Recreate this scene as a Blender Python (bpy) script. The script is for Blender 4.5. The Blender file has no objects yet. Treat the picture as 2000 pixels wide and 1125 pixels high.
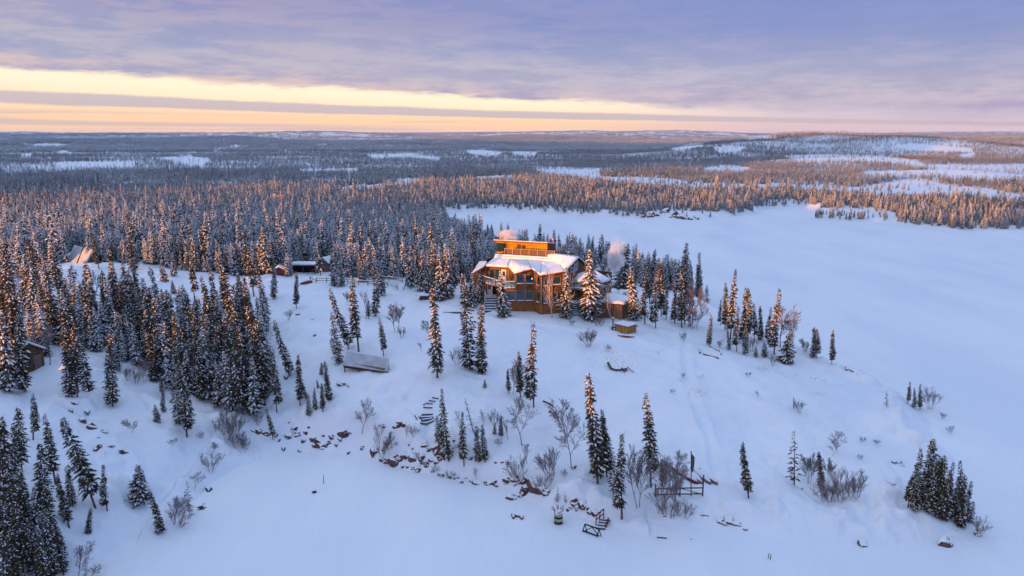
import bpy, math, random
import numpy as np
from mathutils import Vector, Matrix, noise as mnoise

scene = bpy.context.scene
COL = scene.collection
R = math.radians

# ------------------------------------------------------------------ camera
FPX, CAMZ, HORY = 1400.0, 34.0, 263.0
PITCH = math.atan((562.5 - HORY) / FPX)
cam_d = bpy.data.cameras.new("camera")
cam = bpy.data.objects.new("camera", cam_d)
COL.objects.link(cam)
cam.location = (0, 0, CAMZ)
cam.rotation_euler = (R(90) - PITCH, 0, 0)
cam_d.sensor_width = 36.0
cam_d.lens = 36.0 * FPX / 2000.0
cam_d.clip_start = 0.5
cam_d.clip_end = 60000
scene.camera = cam

# ------------------------------------------------------------------ sun, sky, exposure
SUN_EL = R(2.8)
SUN_TO = Vector((-0.79, -0.61, 0)).normalized() * math.cos(SUN_EL) + Vector((0, 0, math.sin(SUN_EL)))
sd_ = bpy.data.lights.new("sun", "SUN")
sd_.energy = 5.0
sd_.angle = R(0.6)
sd_.color = (1.0, 0.375, 0.05)
sun = bpy.data.objects.new("sun", sd_)
COL.objects.link(sun)
sun.location = (-60, 0, 80)
sun.rotation_euler = SUN_TO.to_track_quat('Z', 'Y').to_euler()

scene.view_settings.view_transform = 'Standard'
scene.view_settings.look = 'None'
EXPO = 0.65
scene.view_settings.exposure = EXPO
scene.view_settings.gamma = 1.0

world = bpy.data.worlds.new("World")
scene.world = world
world.use_nodes = True


class NT:
    """small helper around a node tree"""
    def __init__(self, t):
        self.t = t
        t.nodes.clear()

    def n(self, typ, ins=None, **kw):
        nd = self.t.nodes.new(typ)
        for k, v in kw.items():
            setattr(nd, k, v)
        if ins:
            for k, v in ins.items():
                s = nd.inputs[k]
                if isinstance(v, bpy.types.NodeSocket):
                    self.t.links.new(v, s)
                else:
                    s.default_value = v
        return nd

    def link(self, a, b):
        self.t.links.new(a, b)

    def math(self, op, a, b=0.0, c=0.0, clamp=False):
        nd = self.n('ShaderNodeMath', {0: a, 1: b, 2: c}, operation=op)
        nd.use_clamp = clamp
        return nd.outputs[0]

    def ss(self, x, e0, e1):
        nd = self.n('ShaderNodeMapRange', {0: x, 1: e0, 2: e1, 3: 0.0, 4: 1.0}, interpolation_type='SMOOTHSTEP')
        return nd.outputs[0]

    def mix(self, f, a, b):
        nd = self.n('ShaderNodeMix', data_type='RGBA')
        for s, v in ((nd.inputs[0], f), (nd.inputs[6], a), (nd.inputs[7], b)):
            if isinstance(v, bpy.types.NodeSocket):
                self.t.links.new(v, s)
            else:
                s.default_value = v
        return nd.outputs[2]

    def noise(self, vec, scale, detail=3.0, rough=0.5):
        nd = self.n('ShaderNodeTexNoise', {'Scale': scale, 'Detail': detail, 'Roughness': rough})
        if vec is not None:
            self.link(vec, nd.inputs['Vector'])
        return nd.outputs[0]


def c4(r, g, b):
    return (r, g, b, 1.0)


def build_world():
    w = NT(world.node_tree)
    tc = w.n('ShaderNodeTexCoord')
    sep = w.n('ShaderNodeSeparateXYZ', {0: tc.outputs['Generated']})
    X, Y, Z = sep.outputs
    az = w.math('ARCTAN2', X, Y)
    azc = w.math('MAXIMUM', w.math('MINIMUM', az, 0.95), -1.15)
    hor = w.math('SQRT', w.math('ADD', w.math('MULTIPLY', X, X), w.math('MULTIPLY', Y, Y)))
    el = w.math('ARCTAN2', Z, hor)
    # stretched cloud noises: flat decks seen edge on
    def cv(sx, sz, off):
        nd = w.n('ShaderNodeCombineXYZ', {0: w.math('MULTIPLY', az, sx), 1: w.math('MULTIPLY', el, sz), 2: off})
        return nd.outputs[0]
    n_edge = w.noise(cv(9, 60, 1.3), 1.0, 7, 0.68)
    n_big = w.noise(cv(2.6, 11, 4.2), 1.0, 4, 0.55)
    n_mid = w.noise(cv(10, 55, 7.7), 1.0, 7, 0.68)
    n_strk = w.noise(cv(2.0, 130, 2.1), 1.0, 4, 0.55)
    # tilted coordinate: the deck's lower edge sinks to the right
    edge = w.math('SUBTRACT', 0.0475, w.math('MULTIPLY', azc, 0.044))
    t = w.math('SUBTRACT', el, edge)
    t = w.math('ADD', t, w.math('MULTIPLY', w.math('SUBTRACT', n_edge, 0.5), 0.030))
    wd = w.math('ADD', .0045, w.math('MULTIPLY', w.ss(az, .05, .5), .012))
    deck_f = w.ss(w.math('DIVIDE', t, wd), -1.0, 1.0)
    leftc = w.ss(az, 0.42, 0.02)
    left = w.ss(az, 0.55, -0.60)        # 1 at the left of the view, 0 at the right
    blue = w.mix(left, c4(.070, .115, .46), c4(.110, .165, .48))
    pink = w.mix(left, c4(.15, .17, .51), c4(.37, .28, .44))
    pf = w.math('ADD', w.math('MULTIPLY', w.ss(n_big, .42, .62), .6), w.math('MULTIPLY', w.ss(n_mid, .44, .62), .65), clamp=True)
    pf = w.math('MULTIPLY', pf, w.math('ADD', 0.40, w.math('MULTIPLY', left, 0.42)))
    deck = w.mix(pf, blue, pink)
    low = w.math('MULTIPLY', w.ss(t, .105, .012), w.math('ADD', .45, w.math('MULTIPLY', w.ss(n_mid, .35, .65), .4)))
    deck = w.mix(low, deck, w.mix(left, c4(.44, .42, .60), c4(.46, .42, .55)))
    # warm fringe along the lower edge of the deck
    fr = w.math('MULTIPLY', w.ss(t, 0.026, 0.0), w.math('MULTIPLY', w.ss(n_mid, .35, .65), w.math('MULTIPLY', left, .65)))
    deck = w.mix(fr, deck, c4(.80, .50, .46))
    # clear strip below the deck
    yel = w.mix(leftc, c4(.56, .51, .66), c4(1.0, .84, .66))
    peach = w.mix(leftc, c4(.66, .51, .60), c4(.98, .64, .42))
    rel = w.math('DIVIDE', el, w.math('MAXIMUM', edge, 0.012))
    slot = w.mix(w.ss(rel, .25, .95), peach, yel)
    # grey violet strip cloud running through it
    g1 = w.math('MULTIPLY', w.ss(rel, .40, .50), w.ss(rel, .68, .58))
    g1 = w.math('MULTIPLY', g1, w.ss(w.math('ADD', n_strk, w.math('MULTIPLY', n_mid, .5)), .50, .78))
    g2 = w.math('MULTIPLY', w.math('MULTIPLY', w.ss(n_strk, .52, .64), w.ss(rel, .45, .30)), w.math('MULTIPLY', left, .7))
    g1b = w.math('MULTIPLY', w.math('MULTIPLY', w.ss(rel, .50, .56), w.ss(rel, .66, .60)), .75)
    g3 = w.math('MULTIPLY', w.math('MULTIPLY', w.ss(w.math('ADD', rel, w.math('MULTIPLY', w.math('SUBTRACT', n_mid, .5), .10)), .44, .49), w.ss(w.math('ADD', rel, w.math('MULTIPLY', w.math('SUBTRACT', n_edge, .5), .14)), .70, .63)), .92)
    g4 = w.math('MULTIPLY', w.math('MULTIPLY', w.ss(rel, .13, .17), w.ss(rel, .24, .20)), w.math('MULTIPLY', w.ss(az, .0, -.4), .6))
    gg = w.math('MAXIMUM', w.math('MAXIMUM', g3, g2), g4)
    slot = w.mix(gg, slot, c4(.48, .43, .53))
    vis = w.mix(deck_f, slot, deck)
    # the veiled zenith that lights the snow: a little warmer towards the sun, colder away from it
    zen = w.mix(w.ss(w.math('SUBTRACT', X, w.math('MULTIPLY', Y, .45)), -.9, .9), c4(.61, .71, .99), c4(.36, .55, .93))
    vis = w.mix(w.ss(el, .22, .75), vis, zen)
    vis = w.mix(w.ss(el, 0.0, -.05), vis, c4(.36, .42, .68))
    nish = w.n('ShaderNodeTexSky', sky_type='NISHITA')
    nish.sun_disc = False
    nish.sun_elevation = SUN_EL
    nish.sun_rotation = math.atan2(SUN_TO.x, SUN_TO.y)
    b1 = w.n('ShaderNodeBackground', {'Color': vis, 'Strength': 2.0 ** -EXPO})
    b2 = w.n('ShaderNodeBackground', {'Color': nish.outputs[0], 'Strength': 0.05})
    add = w.n('ShaderNodeAddShader', {0: b1.outputs[0], 1: b2.outputs[0]})
    out = w.n('ShaderNodeOutputWorld', {'Surface': add.outputs[0]})


build_world()
scene.cycles.max_bounces = 6
scene.cycles.diffuse_bounces = 3
scene.cycles.glossy_bounces = 2
scene.cycles.transmission_bounces = 2
scene.cycles.volume_bounces = 5
scene.cycles.transparent_max_bounces = 8
scene.cycles.use_adaptive_sampling = True
scene.cycles.adaptive_threshold = 0.02


# ------------------------------------------------------------------ picture rays (used to find where things stand on the ground)
_c, _s = math.cos(PITCH), math.sin(PITCH)


def ray(px, py):
    x = (px - 1000) / FPX
    y = -(py - 562.5) / FPX
    return np.array([x, _c + y * _s, -_s + y * _c])


def up(px, py, z):
    d = ray(px, py)
    t = (z - CAMZ) / d[2]
    return np.array([d[0] * t, d[1] * t, z])


def at_y(px, py, y):
    d = ray(px, py)
    t = y / d[1]
    return np.array([d[0] * t, y, CAMZ + d[2] * t])


def to_px(x, y, z):
    dz = z - CAMZ
    depth = y * _c - dz * _s
    v = y * _s + dz * _c
    return 1000 + FPX * x / depth, 562.5 - FPX * v / depth


# ------------------------------------------------------------------ noise
def _hash(ix, iy, seed):
    with np.errstate(over='ignore'):
        h = (ix.astype(np.int64) * 374761393 + iy.astype(np.int64) * 668265263 + seed * 1442695041) & 0x7fffffff
        h = ((h ^ (h >> 13)) * 1274126177) & 0x7fffffff
        h = h ^ (h >> 16)
    return (h & 0xffff) / 65535.0


def vnoise(x, y, seed=0):
    ix, iy = np.floor(x), np.floor(y)
    fx, fy = x - ix, y - iy
    fx = fx * fx * fx * (fx * (fx * 6 - 15) + 10)
    fy = fy * fy * fy * (fy * (fy * 6 - 15) + 10)
    a = _hash(ix, iy, seed)
    b = _hash(ix + 1, iy, seed)
    c = _hash(ix, iy + 1, seed)
    d = _hash(ix + 1, iy + 1, seed)
    return (a + (b - a) * fx) * (1 - fy) + (c + (d - c) * fx) * fy - 0.5


def fbm(x, y, seed=0, oct=3):
    r = 0
    a = 1.0
    for i in range(oct):
        r = r + a * vnoise(x, y, seed + i * 17)
        # rotate between octaves so that no lattice lines show
        x, y = (x * 1.62 + y * 1.20) + 11.3, (-x * 1.20 + y * 1.62) + 5.1
        a *= 0.5
    return r


def sstep(x, a, b):
    t = np.clip((x - a) / (b - a), 0, 1)
    return t * t * (3 - 2 * t)


# ------------------------------------------------------------------ terrain
SHORE_PX = [(200, 1120), (300, 1060), (345, 1035), (385, 1000), (410, 960), (440, 915), (500, 895), (560, 888), (640, 893), (700, 897),
            (745, 905), (800, 920), (850, 932), (930, 952), (980, 965), (1010, 985), (1060, 1000), (1120, 1018), (1180, 1045),
            (1230, 1060), (1330, 1070), (1430, 1065), (1560, 1085), (1700, 1100), (1850, 1095), (1915, 1060), (1915, 1000),
            (1895, 900), (1860, 835), (1820, 795), (1740, 750), (1660, 722), (1560, 690), (1450, 640), (1380, 600), (1300, 570),
            (1240, 535), (1150, 510), (1050, 497), (980, 485), (930, 470), (895, 450), (868, 430), (862, 419), (900, 414),
            (1000, 414), (1100, 420), (1200, 425), (1280, 429), (1360, 430), (1440, 424), (1480, 418), (1500, 408), (1565, 404),
            (1580, 412), (1572, 432), (1680, 434), (1740, 437), (1830, 450), (1900, 453), (2000, 456), (2200, 462)]
SHORE = np.array([up(a, b, 0)[:2] for a, b in SHORE_PX] + [(900, 250), (900, -60), (-70, -60), (-62, 20)])

CTRL_PX = [(930, 600, 7), (1060, 625, 7), (1200, 645, 6.6), (1100, 570, 7.3), (1000, 560, 7.3), (1224, 662, 6.2), (1340, 642, 5.4), (1440, 692, 4.4),
           (1550, 700, 3.4), (1640, 714, 2.0), (900, 730, 6), (1040, 800, 4.2), (1200, 760, 4.2), (1400, 800, 3), (1550, 850, 2.2),
           (1300, 900, 2.2), (1460, 970, 1.2), (1700, 900, 1.5), (1800, 960, 1.0), (1150, 920, 1.7), (1000, 890, 1.7),
           (1050, 910, 1.5), (715, 720, 6.5), (600, 640, 7.5), (650, 580, 8), (750, 620, 7.6), (830, 790, 4.6), (700, 830, 3.7),
           (560, 830, 3), (520, 860, 1.6), (150, 782, 6.2), (220, 800, 5.4), (300, 850, 3.4), (400, 880, 1.6), (200, 950, 3.2),
           (100, 1000, 3.4), (0, 1000, 4.4), (0, 800, 7), (60, 720, 8), (200, 650, 8), (340, 700, 5.4), (450, 790, 3.0),
           (100, 530, 9.6), (250, 530, 9.2), (400, 550, 8.6), (0, 480, 8.4), (200, 450, 7.2), (500, 520, 7.6), (700, 545, 7.2),
           (800, 545, 6.4), (860, 500, 4.2), (700, 450, 3.6), (500, 420, 4), (900, 440, 2.0), (1000, 510, 3), (1150, 530, 3.5),
           (1280, 610, 5.6), (1380, 640, 4.4), (1750, 790, 1.8), (1850, 860, 1.2), (1600, 780, 3.0), (1850, 1030, .8),
           (100, 1100, 2.2), (0, 1125, 3.2), (300, 980, 1.6), (750, 890, 1.6), (1250, 1000, 1.2), (1600, 1000, 1.1)]
CP = np.array([up(*p) for p in CTRL_PX] + [(-140, 60, 7), (-190, 120, 5.5), (-260, 200, 5), (-60, 40, 3), (-300, 320, 6),
                                           (-100, 330, 3.5), (0, 340, 3), (100, 340, 3), (200, 330, 3), (300, 300, 3)])
CS = 1 / 40.0


def _phi(d2):
    return 0.5 * d2 * np.log(d2 + 1e-9)


def _fit():
    P = CP[:, :2] * CS
    n = len(P)
    d2 = ((P[:, None] - P[None]) ** 2).sum(-1)
    A = _phi(d2) + np.eye(n) * 0.06
    Q = np.hstack([np.ones((n, 1)), P])
    M = np.zeros((n + 3, n + 3))
    M[:n, :n] = A
    M[:n, n:] = Q
    M[n:, :n] = Q.T
    return np.linalg.solve(M, np.concatenate([CP[:, 2], np.zeros(3)]))


CW = _fit()


def _tps(x, y):
    out = np.empty_like(x)
    P = CP[:, :2] * CS
    for i in range(0, len(x), 40000):
        xs, ys = x[i:i + 40000] * CS, y[i:i + 40000] * CS
        d2 = (xs[:, None] - P[None, :, 0]) ** 2 + (ys[:, None] - P[None, :, 1]) ** 2
        out[i:i + 40000] = _phi(d2) @ CW[:-3] + CW[-3] + CW[-2] * xs + CW[-1] * ys
    return out


def _sd_lake(x, y):
    """signed distance to the lake's shore, positive on land"""
    best = np.full_like(x, 1e9)
    ins = np.zeros(len(x), bool)
    n = len(SHORE)
    for i in range(n):
        ax, ay = SHORE[i]
        bx, by = SHORE[(i + 1) % n]
        ex, ey = bx - ax, by - ay
        t = np.clip(((x - ax) * ex + (y - ay) * ey) / (ex * ex + ey * ey), 0, 1)
        d = (x - ax - t * ex) ** 2 + (y - ay - t * ey) ** 2
        best = np.minimum(best, d)
        if ay != by:
            c = ((ay > y) != (by > y)) & (x < (bx - ax) * (y - ay) / (by - ay) + ax)
            ins ^= c
    d = np.sqrt(best)
    return np.where(ins, -d, d)


# trodden and driven tracks in the snow, as pixel polylines put on the ground: (points, z, half width, depth)
TRACKS = [([(1500, 905), (1560, 950), (1640, 990), (1730, 1040), (1800, 1090), (1840, 1125)], 1.0, .45, .11),
          ([(1520, 915), (1600, 975), (1700, 1010), (1760, 1000), (1775, 960), (1740, 920)], 1.0, .35, .10),
          ([(1740, 1125), (1715, 1060), (1700, 1000), (1705, 950)], 1.0, .4, .09),
          ([(1775, 1000), (1830, 1040), (1890, 1085), (1930, 1125)], .8, .4, .10),
          ([(1336, 660), (1338, 720), (1350, 770), (1385, 830), (1405, 880)], 4, .4, .14),
          ([(740, 690), (800, 712), (860, 725), (930, 735)], 6, .3, .10),
          ([(600, 590), (680, 575), (760, 570), (840, 585)], 7.8, .5, .10),
          ([(180, 900), (235, 985), (270, 1040)], 3, .3, .10),
          ([(920, 600), (985, 628), (1060, 640), (1160, 648)], 7, .5, .12)]
TR_W = [(np.array([up(a, b, z)[:2] for a, b in pts]), hw, dp) for pts, z, hw, dp in TRACKS]


FAR_HILLS = [(1520, 1500, 27, 150, 260), (1430, 1250, 14, 120, 160), (1790, 1200, 17, 170, 220), (1960, 1900, 22, 260, 300), (1340, 1050, 9, 110, 120), (400, 2600, 20, 420, 500),
             (1060, 3300, 26, 380, 600), (760, 2000, 10, 300, 300), (1680, 760, 7, 110, 90), (1850, 520, 6, 60, 60), (100, 1700, 12, 260, 260), (560, 5200, 34, 900, 900), (1250, 6000, 40, 900, 1200)]


def ground_h(x, y):
    x = np.atleast_1d(np.asarray(x, float)).ravel()
    y = np.atleast_1d(np.asarray(y, float)).ravel()
    D = np.hypot(x, y)
    h = np.zeros_like(x)
    near = D < 520
    if near.any():
        h[near] = np.clip(_tps(x[near], y[near]), 0.5, 11)
    hf = 3.2 + np.clip((D - 350) / 1500, 0, 1) * 13 * fbm(x / 330, y / 300, 5, 3) \
        + np.clip((D - 1500) / 4000, 0, 1) * 34 * fbm(x / 1500, y / 900, 9, 3) \
        + np.clip((D - 6000) / 6000, 0, 1) * 20 * (fbm(x / 5200, y / 2600, 31, 2) + .12)
    for px_, D_, a_, w_, l_ in FAR_HILLS:
        cx_, cy_ = (px_ - 1000) / FPX * D_, D_
        hf = hf + a_ * np.exp(-(((x - cx_) / w_) ** 2 + ((y - cy_) / l_) ** 2))
    hf = np.maximum(hf, .8) + 40 * sstep(D, 3500, 10000)
    k = sstep(D, 330, 500)
    h = h * (1 - k) + hf * k
    # unseen ridge added to the left and behind, shaped to cast the wanted shade
    out = (-x - (0.80 * np.maximum(y, 0) + 88)) / (1 + np.maximum(y - 350, 0) / 900)
    ridge = sstep(out, 0, 90) * (1 - sstep(out, 330, 620))
    q = y - .77 * x
    amp = 95.0 * sstep(q, 450, 640) + 19.0 * (1 - sstep(q, 104, 128)) * (1 - sstep(y, 40, 90)) + 3.0 * fbm(x / 50, y / 40, 77, 3)  # crest height varies by sun path, set for which areas stay unlit
    h = h + 7 * np.exp(-(((x + 128) / 30) ** 2 + ((y - 12) / 34) ** 2))  # nearer unseen mound, added to keep sun off the lower left
    h = h + ridge * amp * sstep(y, -400, -100)
    sd = _sd_lake(x, y) + 2.2 * fbm(x / 7.0, y / 7.0, 3, 2)
    s = sstep(sd, -1.2, np.where((y < 100) & (x > -32) & (x < 12), 3.6, 6.0))
    loc = np.exp(-((D / 260) ** 2))
    # drifts and buried boulders
    lod = np.hypot(x - 4, (y - 110)) > 0
    bump = 1.15 * fbm(x / 9, y / 9, 21, 3) + .42 * fbm(x / 2.8, y / 2.6, 41, 3)
    rocky = np.exp(-((sd - 4.5) / 4.0) ** 2) * (y < 105)
    bump = bump + rocky * (1.9 * np.maximum(fbm(x / 2.6, y / 2.2, 55, 3), -.1))
    outc = np.exp(-(((x + 46) / 9) ** 2 + ((y - 76) / 7) ** 2))
    bump = bump + outc * 3.4 * np.maximum(fbm(x / 4.2, y / 3.4, 61, 3), 0)
    flat = 1 - np.exp(-(((x - 4) / 13) ** 2 + ((y - 110) / 9) ** 2) ** 2)
    h = h + bump * (0.25 + .75 * loc) * s * (.25 + .75 * flat)
    for pts, hw, dp in TR_W:
        lo, hi = pts.min(0) - 2, pts.max(0) + 2
        m = (x > lo[0]) & (x < hi[0]) & (y > lo[1]) & (y < hi[1])
        if not m.any():
            continue
        xm, ym = x[m], y[m]
        b = np.full_like(xm, 1e9)
        for i in range(len(pts) - 1):
            (ax, ay), (bx, by) = pts[i], pts[i + 1]
            ex, ey = bx - ax, by - ay
            t = np.clip(((xm - ax) * ex + (ym - ay) * ey) / (ex * ex + ey * ey), 0, 1)
            b = np.minimum(b, np.hypot(xm - ax - t * ex, ym - ay - t * ey))
        b = b + .5 * vnoise(xm / 1.3, ym / 1.3, 8)
        dp = dp * 1.7
        h[m] += -dp * np.exp(-(b / hw) ** 2) + dp * .5 * np.exp(-((b - 2.1 * hw) / (.6 * hw)) ** 2)
    return -0.7 + s * (h + 0.7)


def place(px, py, tmax=900):
    """where the line of sight through a photo pixel first meets the snow surface (ground or lake)"""
    d = ray(px, py)
    t = np.concatenate([np.linspace(38, 170, 500), np.geomspace(170.5, tmax, 300)])
    X, Y, Z = d[0] * t, d[1] * t, CAMZ + d[2] * t
    g = np.maximum(ground_h(X, Y), 0.0)
    k = np.nonzero(Z <= g)[0]
    if len(k) == 0:
        return np.array([X[-1], Y[-1], g[-1]])
    i = k[0]
    if i == 0:
        return np.array([X[0], Y[0], g[0]])
    a, b = Z[i - 1] - g[i - 1], g[i] - Z[i]
    f = a / (a + b + 1e-9)
    x, y = X[i - 1] + (X[i] - X[i - 1]) * f, Y[i - 1] + (Y[i] - Y[i - 1]) * f
    return np.array([x, y, g[i - 1] + (g[i] - g[i - 1]) * f])


# ------------------------------------------------------------------ materials
MATS = {}


def material(name, col, rough=.7, var=.0, vscale=3.0, col2=None, bump=0.0, bscale=20.0, spec=.3, metal=0.0, wave=None, snowcap=None):
    m = bpy.data.materials.new(name)
    m.use_nodes = True
    w = NT(m.node_tree)
    tc = w.n('ShaderNodeTexCoord')
    P = tc.outputs['Object']
    base = c4(*col)
    if col2 is not None:
        base = w.mix(w.ss(w.noise(P, vscale, 4, .6), .35, .65), c4(*col), c4(*col2))
    hgt = None
    if wave:
        wv = w.n('ShaderNodeTexWave', {'Scale': wave[1], 'Distortion': .6, 'Detail': 2.0, 'Detail Scale': 1.5}, wave_type='BANDS', bands_direction=wave[0])
        w.link(P, wv.inputs['Vector'])
        f = w.ss(wv.outputs['Fac'], 0.0, .35)
        base = w.mix(f, w.mix(.6, base, c4(.01, .008, .006)), base)
        hgt = wv.outputs['Fac']
    if snowcap is not None:
        ge = w.n('ShaderNodeNewGeometry')
        sp = w.n('ShaderNodeSeparateXYZ', {0: ge.outputs['Normal']})
        nz = w.math('ADD', sp.outputs[2], w.math('MULTIPLY', w.math('SUBTRACT', w.noise(P, 4.0, 3), .5), .5))
        base = w.mix(w.ss(nz, snowcap - .06, snowcap + .06), base, c4(.82, .84, .88))
    bs = w.n('ShaderNodeBsdfPrincipled', {'Base Color': base, 'Roughness': rough, 'Metallic': metal, 'Specular IOR Level': spec})
    if bump or hgt is not None:
        b = w.n('ShaderNodeBump', {'Strength': bump if bump else .5, 'Distance': .05})
        w.link(hgt if hgt is not None else w.noise(P, bscale, 4), b.inputs['Height'])
        w.link(b.outputs[0], bs.inputs['Normal'])
    w.n('ShaderNodeOutputMaterial', {'Surface': bs.outputs[0]})
    MATS[name] = m
    return m


def snow_material(name, b1, b2, lake=False):
    m = bpy.data.materials.new(name)
    m.use_nodes = True
    w = NT(m.node_tree)
    tc = w.n('ShaderNodeTexCoord')
    P = tc.outputs['Object']
    mp = w.n('ShaderNodeMapping', {'Vector': P, 'Scale': (1, .35, 1) if lake else (1, 1, 1), 'Rotation': (0, 0, .5)})
    V = mp.outputs[0]
    patch = w.noise(V, .06 if lake else .09, 6, .62)
    base = w.mix(w.ss(patch, .3, .7), c4(.77, .82, .88), c4(.89, .90, .92))
    n1 = w.noise(V, 1.1, 4, .6)
    n2 = w.noise(P, 6.0, 3, .6)
    hh = w.math('ADD', w.math('MULTIPLY', n1, b1), w.math('MULTIPLY', n2, b2))
    b = w.n('ShaderNodeBump', {'Strength': 1.0, 'Distance': 1.0, 'Height': hh})
    bs = w.n('ShaderNodeBsdfPrincipled', {'Base Color': base, 'Roughness': .65, 'Specular IOR Level': .15, 'Normal': b.outputs[0]})
    w.n('ShaderNodeOutputMaterial', {'Surface': bs.outputs[0]})
    MATS[name] = m
    return m


snow_material('snow_ground', .17, .03)
snow_material('snow_lake', .08, .02, True)
material('snow', (.83, .85, .89), .65, bump=.25, bscale=3.0, spec=.15)
material('tree_snow', (.84, .85, .88), .7, spec=.1)
material('needles', (.022, .030, .024), .8, col2=(.110, .078, .036), vscale=1.2, spec=.15)
material('shaded_needles', (.018, .028, .028), .8, col2=(.040, .043, .037), vscale=1.2, spec=.15)  # darker, cooler copy of needles; the distant forest's shade is in the colour
material('bark', (.10, .065, .05), .9, col2=(.17, .11, .08), vscale=6)
material('dead_bark', (.13, .09, .08), .9, col2=(.24, .19, .18), vscale=6)
material('birch_bark', (.55, .48, .45), .8, col2=(.30, .24, .22), vscale=5)
material('frost_twig', (.20, .17, .18), .9, col2=(.34, .31, .33), vscale=2)
material('twig', (.13, .095, .09), .9, col2=(.24, .19, .19), vscale=2)
material('red_twig', (.17, .085, .06), .9, col2=(.26, .15, .11), vscale=2)
material('dry_grass', (.45, .30, .18), .9)
material('rock', (.17, .078, .06), .85, col2=(.06, .042, .045), vscale=1.6, bump=.6, bscale=5, snowcap=.50)
material('grey_rock', (.17, .12, .11), .85, col2=(.09, .07, .07), vscale=1.6, bump=.6, bscale=5, snowcap=.35)
material('log_wall', (.27, .13, .035), .7, col2=(.18, .085, .026), vscale=1.5, wave=('Z', 1.15))
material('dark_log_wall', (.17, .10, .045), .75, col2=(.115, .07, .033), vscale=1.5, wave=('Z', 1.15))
material('skirt_wood', (.40, .155, .045), .7, col2=(.28, .105, .032), vscale=1.8, wave=('Z', 1.9))
material('top_wood', (.62, .34, .014), .7, col2=(.50, .26, .012), vscale=1.2, wave=('X', 1.1))
material('tan_wood', (.36, .19, .085), .7, col2=(.26, .13, .06), vscale=2.0, wave=('X', .8))
material('tub_wood', (.50, .24, .06), .7, col2=(.36, .16, .045), vscale=2.0, wave=('X', 1.0))
material('trim_wood', (.30, .19, .09), .7)
material('red_paint', (.20, .04, .035), .6)
material('dark_red', (.10, .028, .025), .7)
material('red_flag', (.62, .03, .05), .7)
material('white_paint', (.68, .68, .70), .55)
material('teal_paint', (.05, .13, .16), .6, col2=(.08, .18, .21), vscale=3)
material('dark_recess', (.045, .03, .024), .85)
material('dark_wood', (.075, .045, .035), .8, col2=(.12, .075, .055), vscale=5)
material('grey_wood', (.22, .17, .15), .85, col2=(.13, .10, .09), vscale=5)
material('rail_panel', (.20, .12, .085), .7, wave=('X', 3.0))
material('glass', (.03, .085, .17), .08, col2=(.012, .03, .06), vscale=1.1, spec=.8)
material('dark_glass', (.012, .03, .035), .08, col2=(.03, .06, .09), vscale=1.3, spec=.8)
material('metal_roof', (.40, .42, .45), .5, col2=(.52, .54, .58), vscale=.9, bump=.3)
material('steel', (.45, .42, .38), .4, metal=.5)
material('black', (.015, .015, .018), .7)
material('navy', (.02, .03, .07), .6)
material('green_paint', (.012, .035, .03), .6)
material('yellow_paint', (.42, .37, .22), .6)
material('pole_wood', (.42, .26, .15), .8)
material('flue', (.62, .40, .10), .5)


def glow(name, col, k):
    m = bpy.data.materials.new(name)
    m.use_nodes = True
    w = NT(m.node_tree)
    e = w.n('ShaderNodeEmission', {'Color': c4(*col), 'Strength': k})
    w.n('ShaderNodeOutputMaterial', {'Surface': e.outputs[0]})
    MATS[name] = m


glow('lamp_glow', (1, .55, .2), 2.2)


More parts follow.
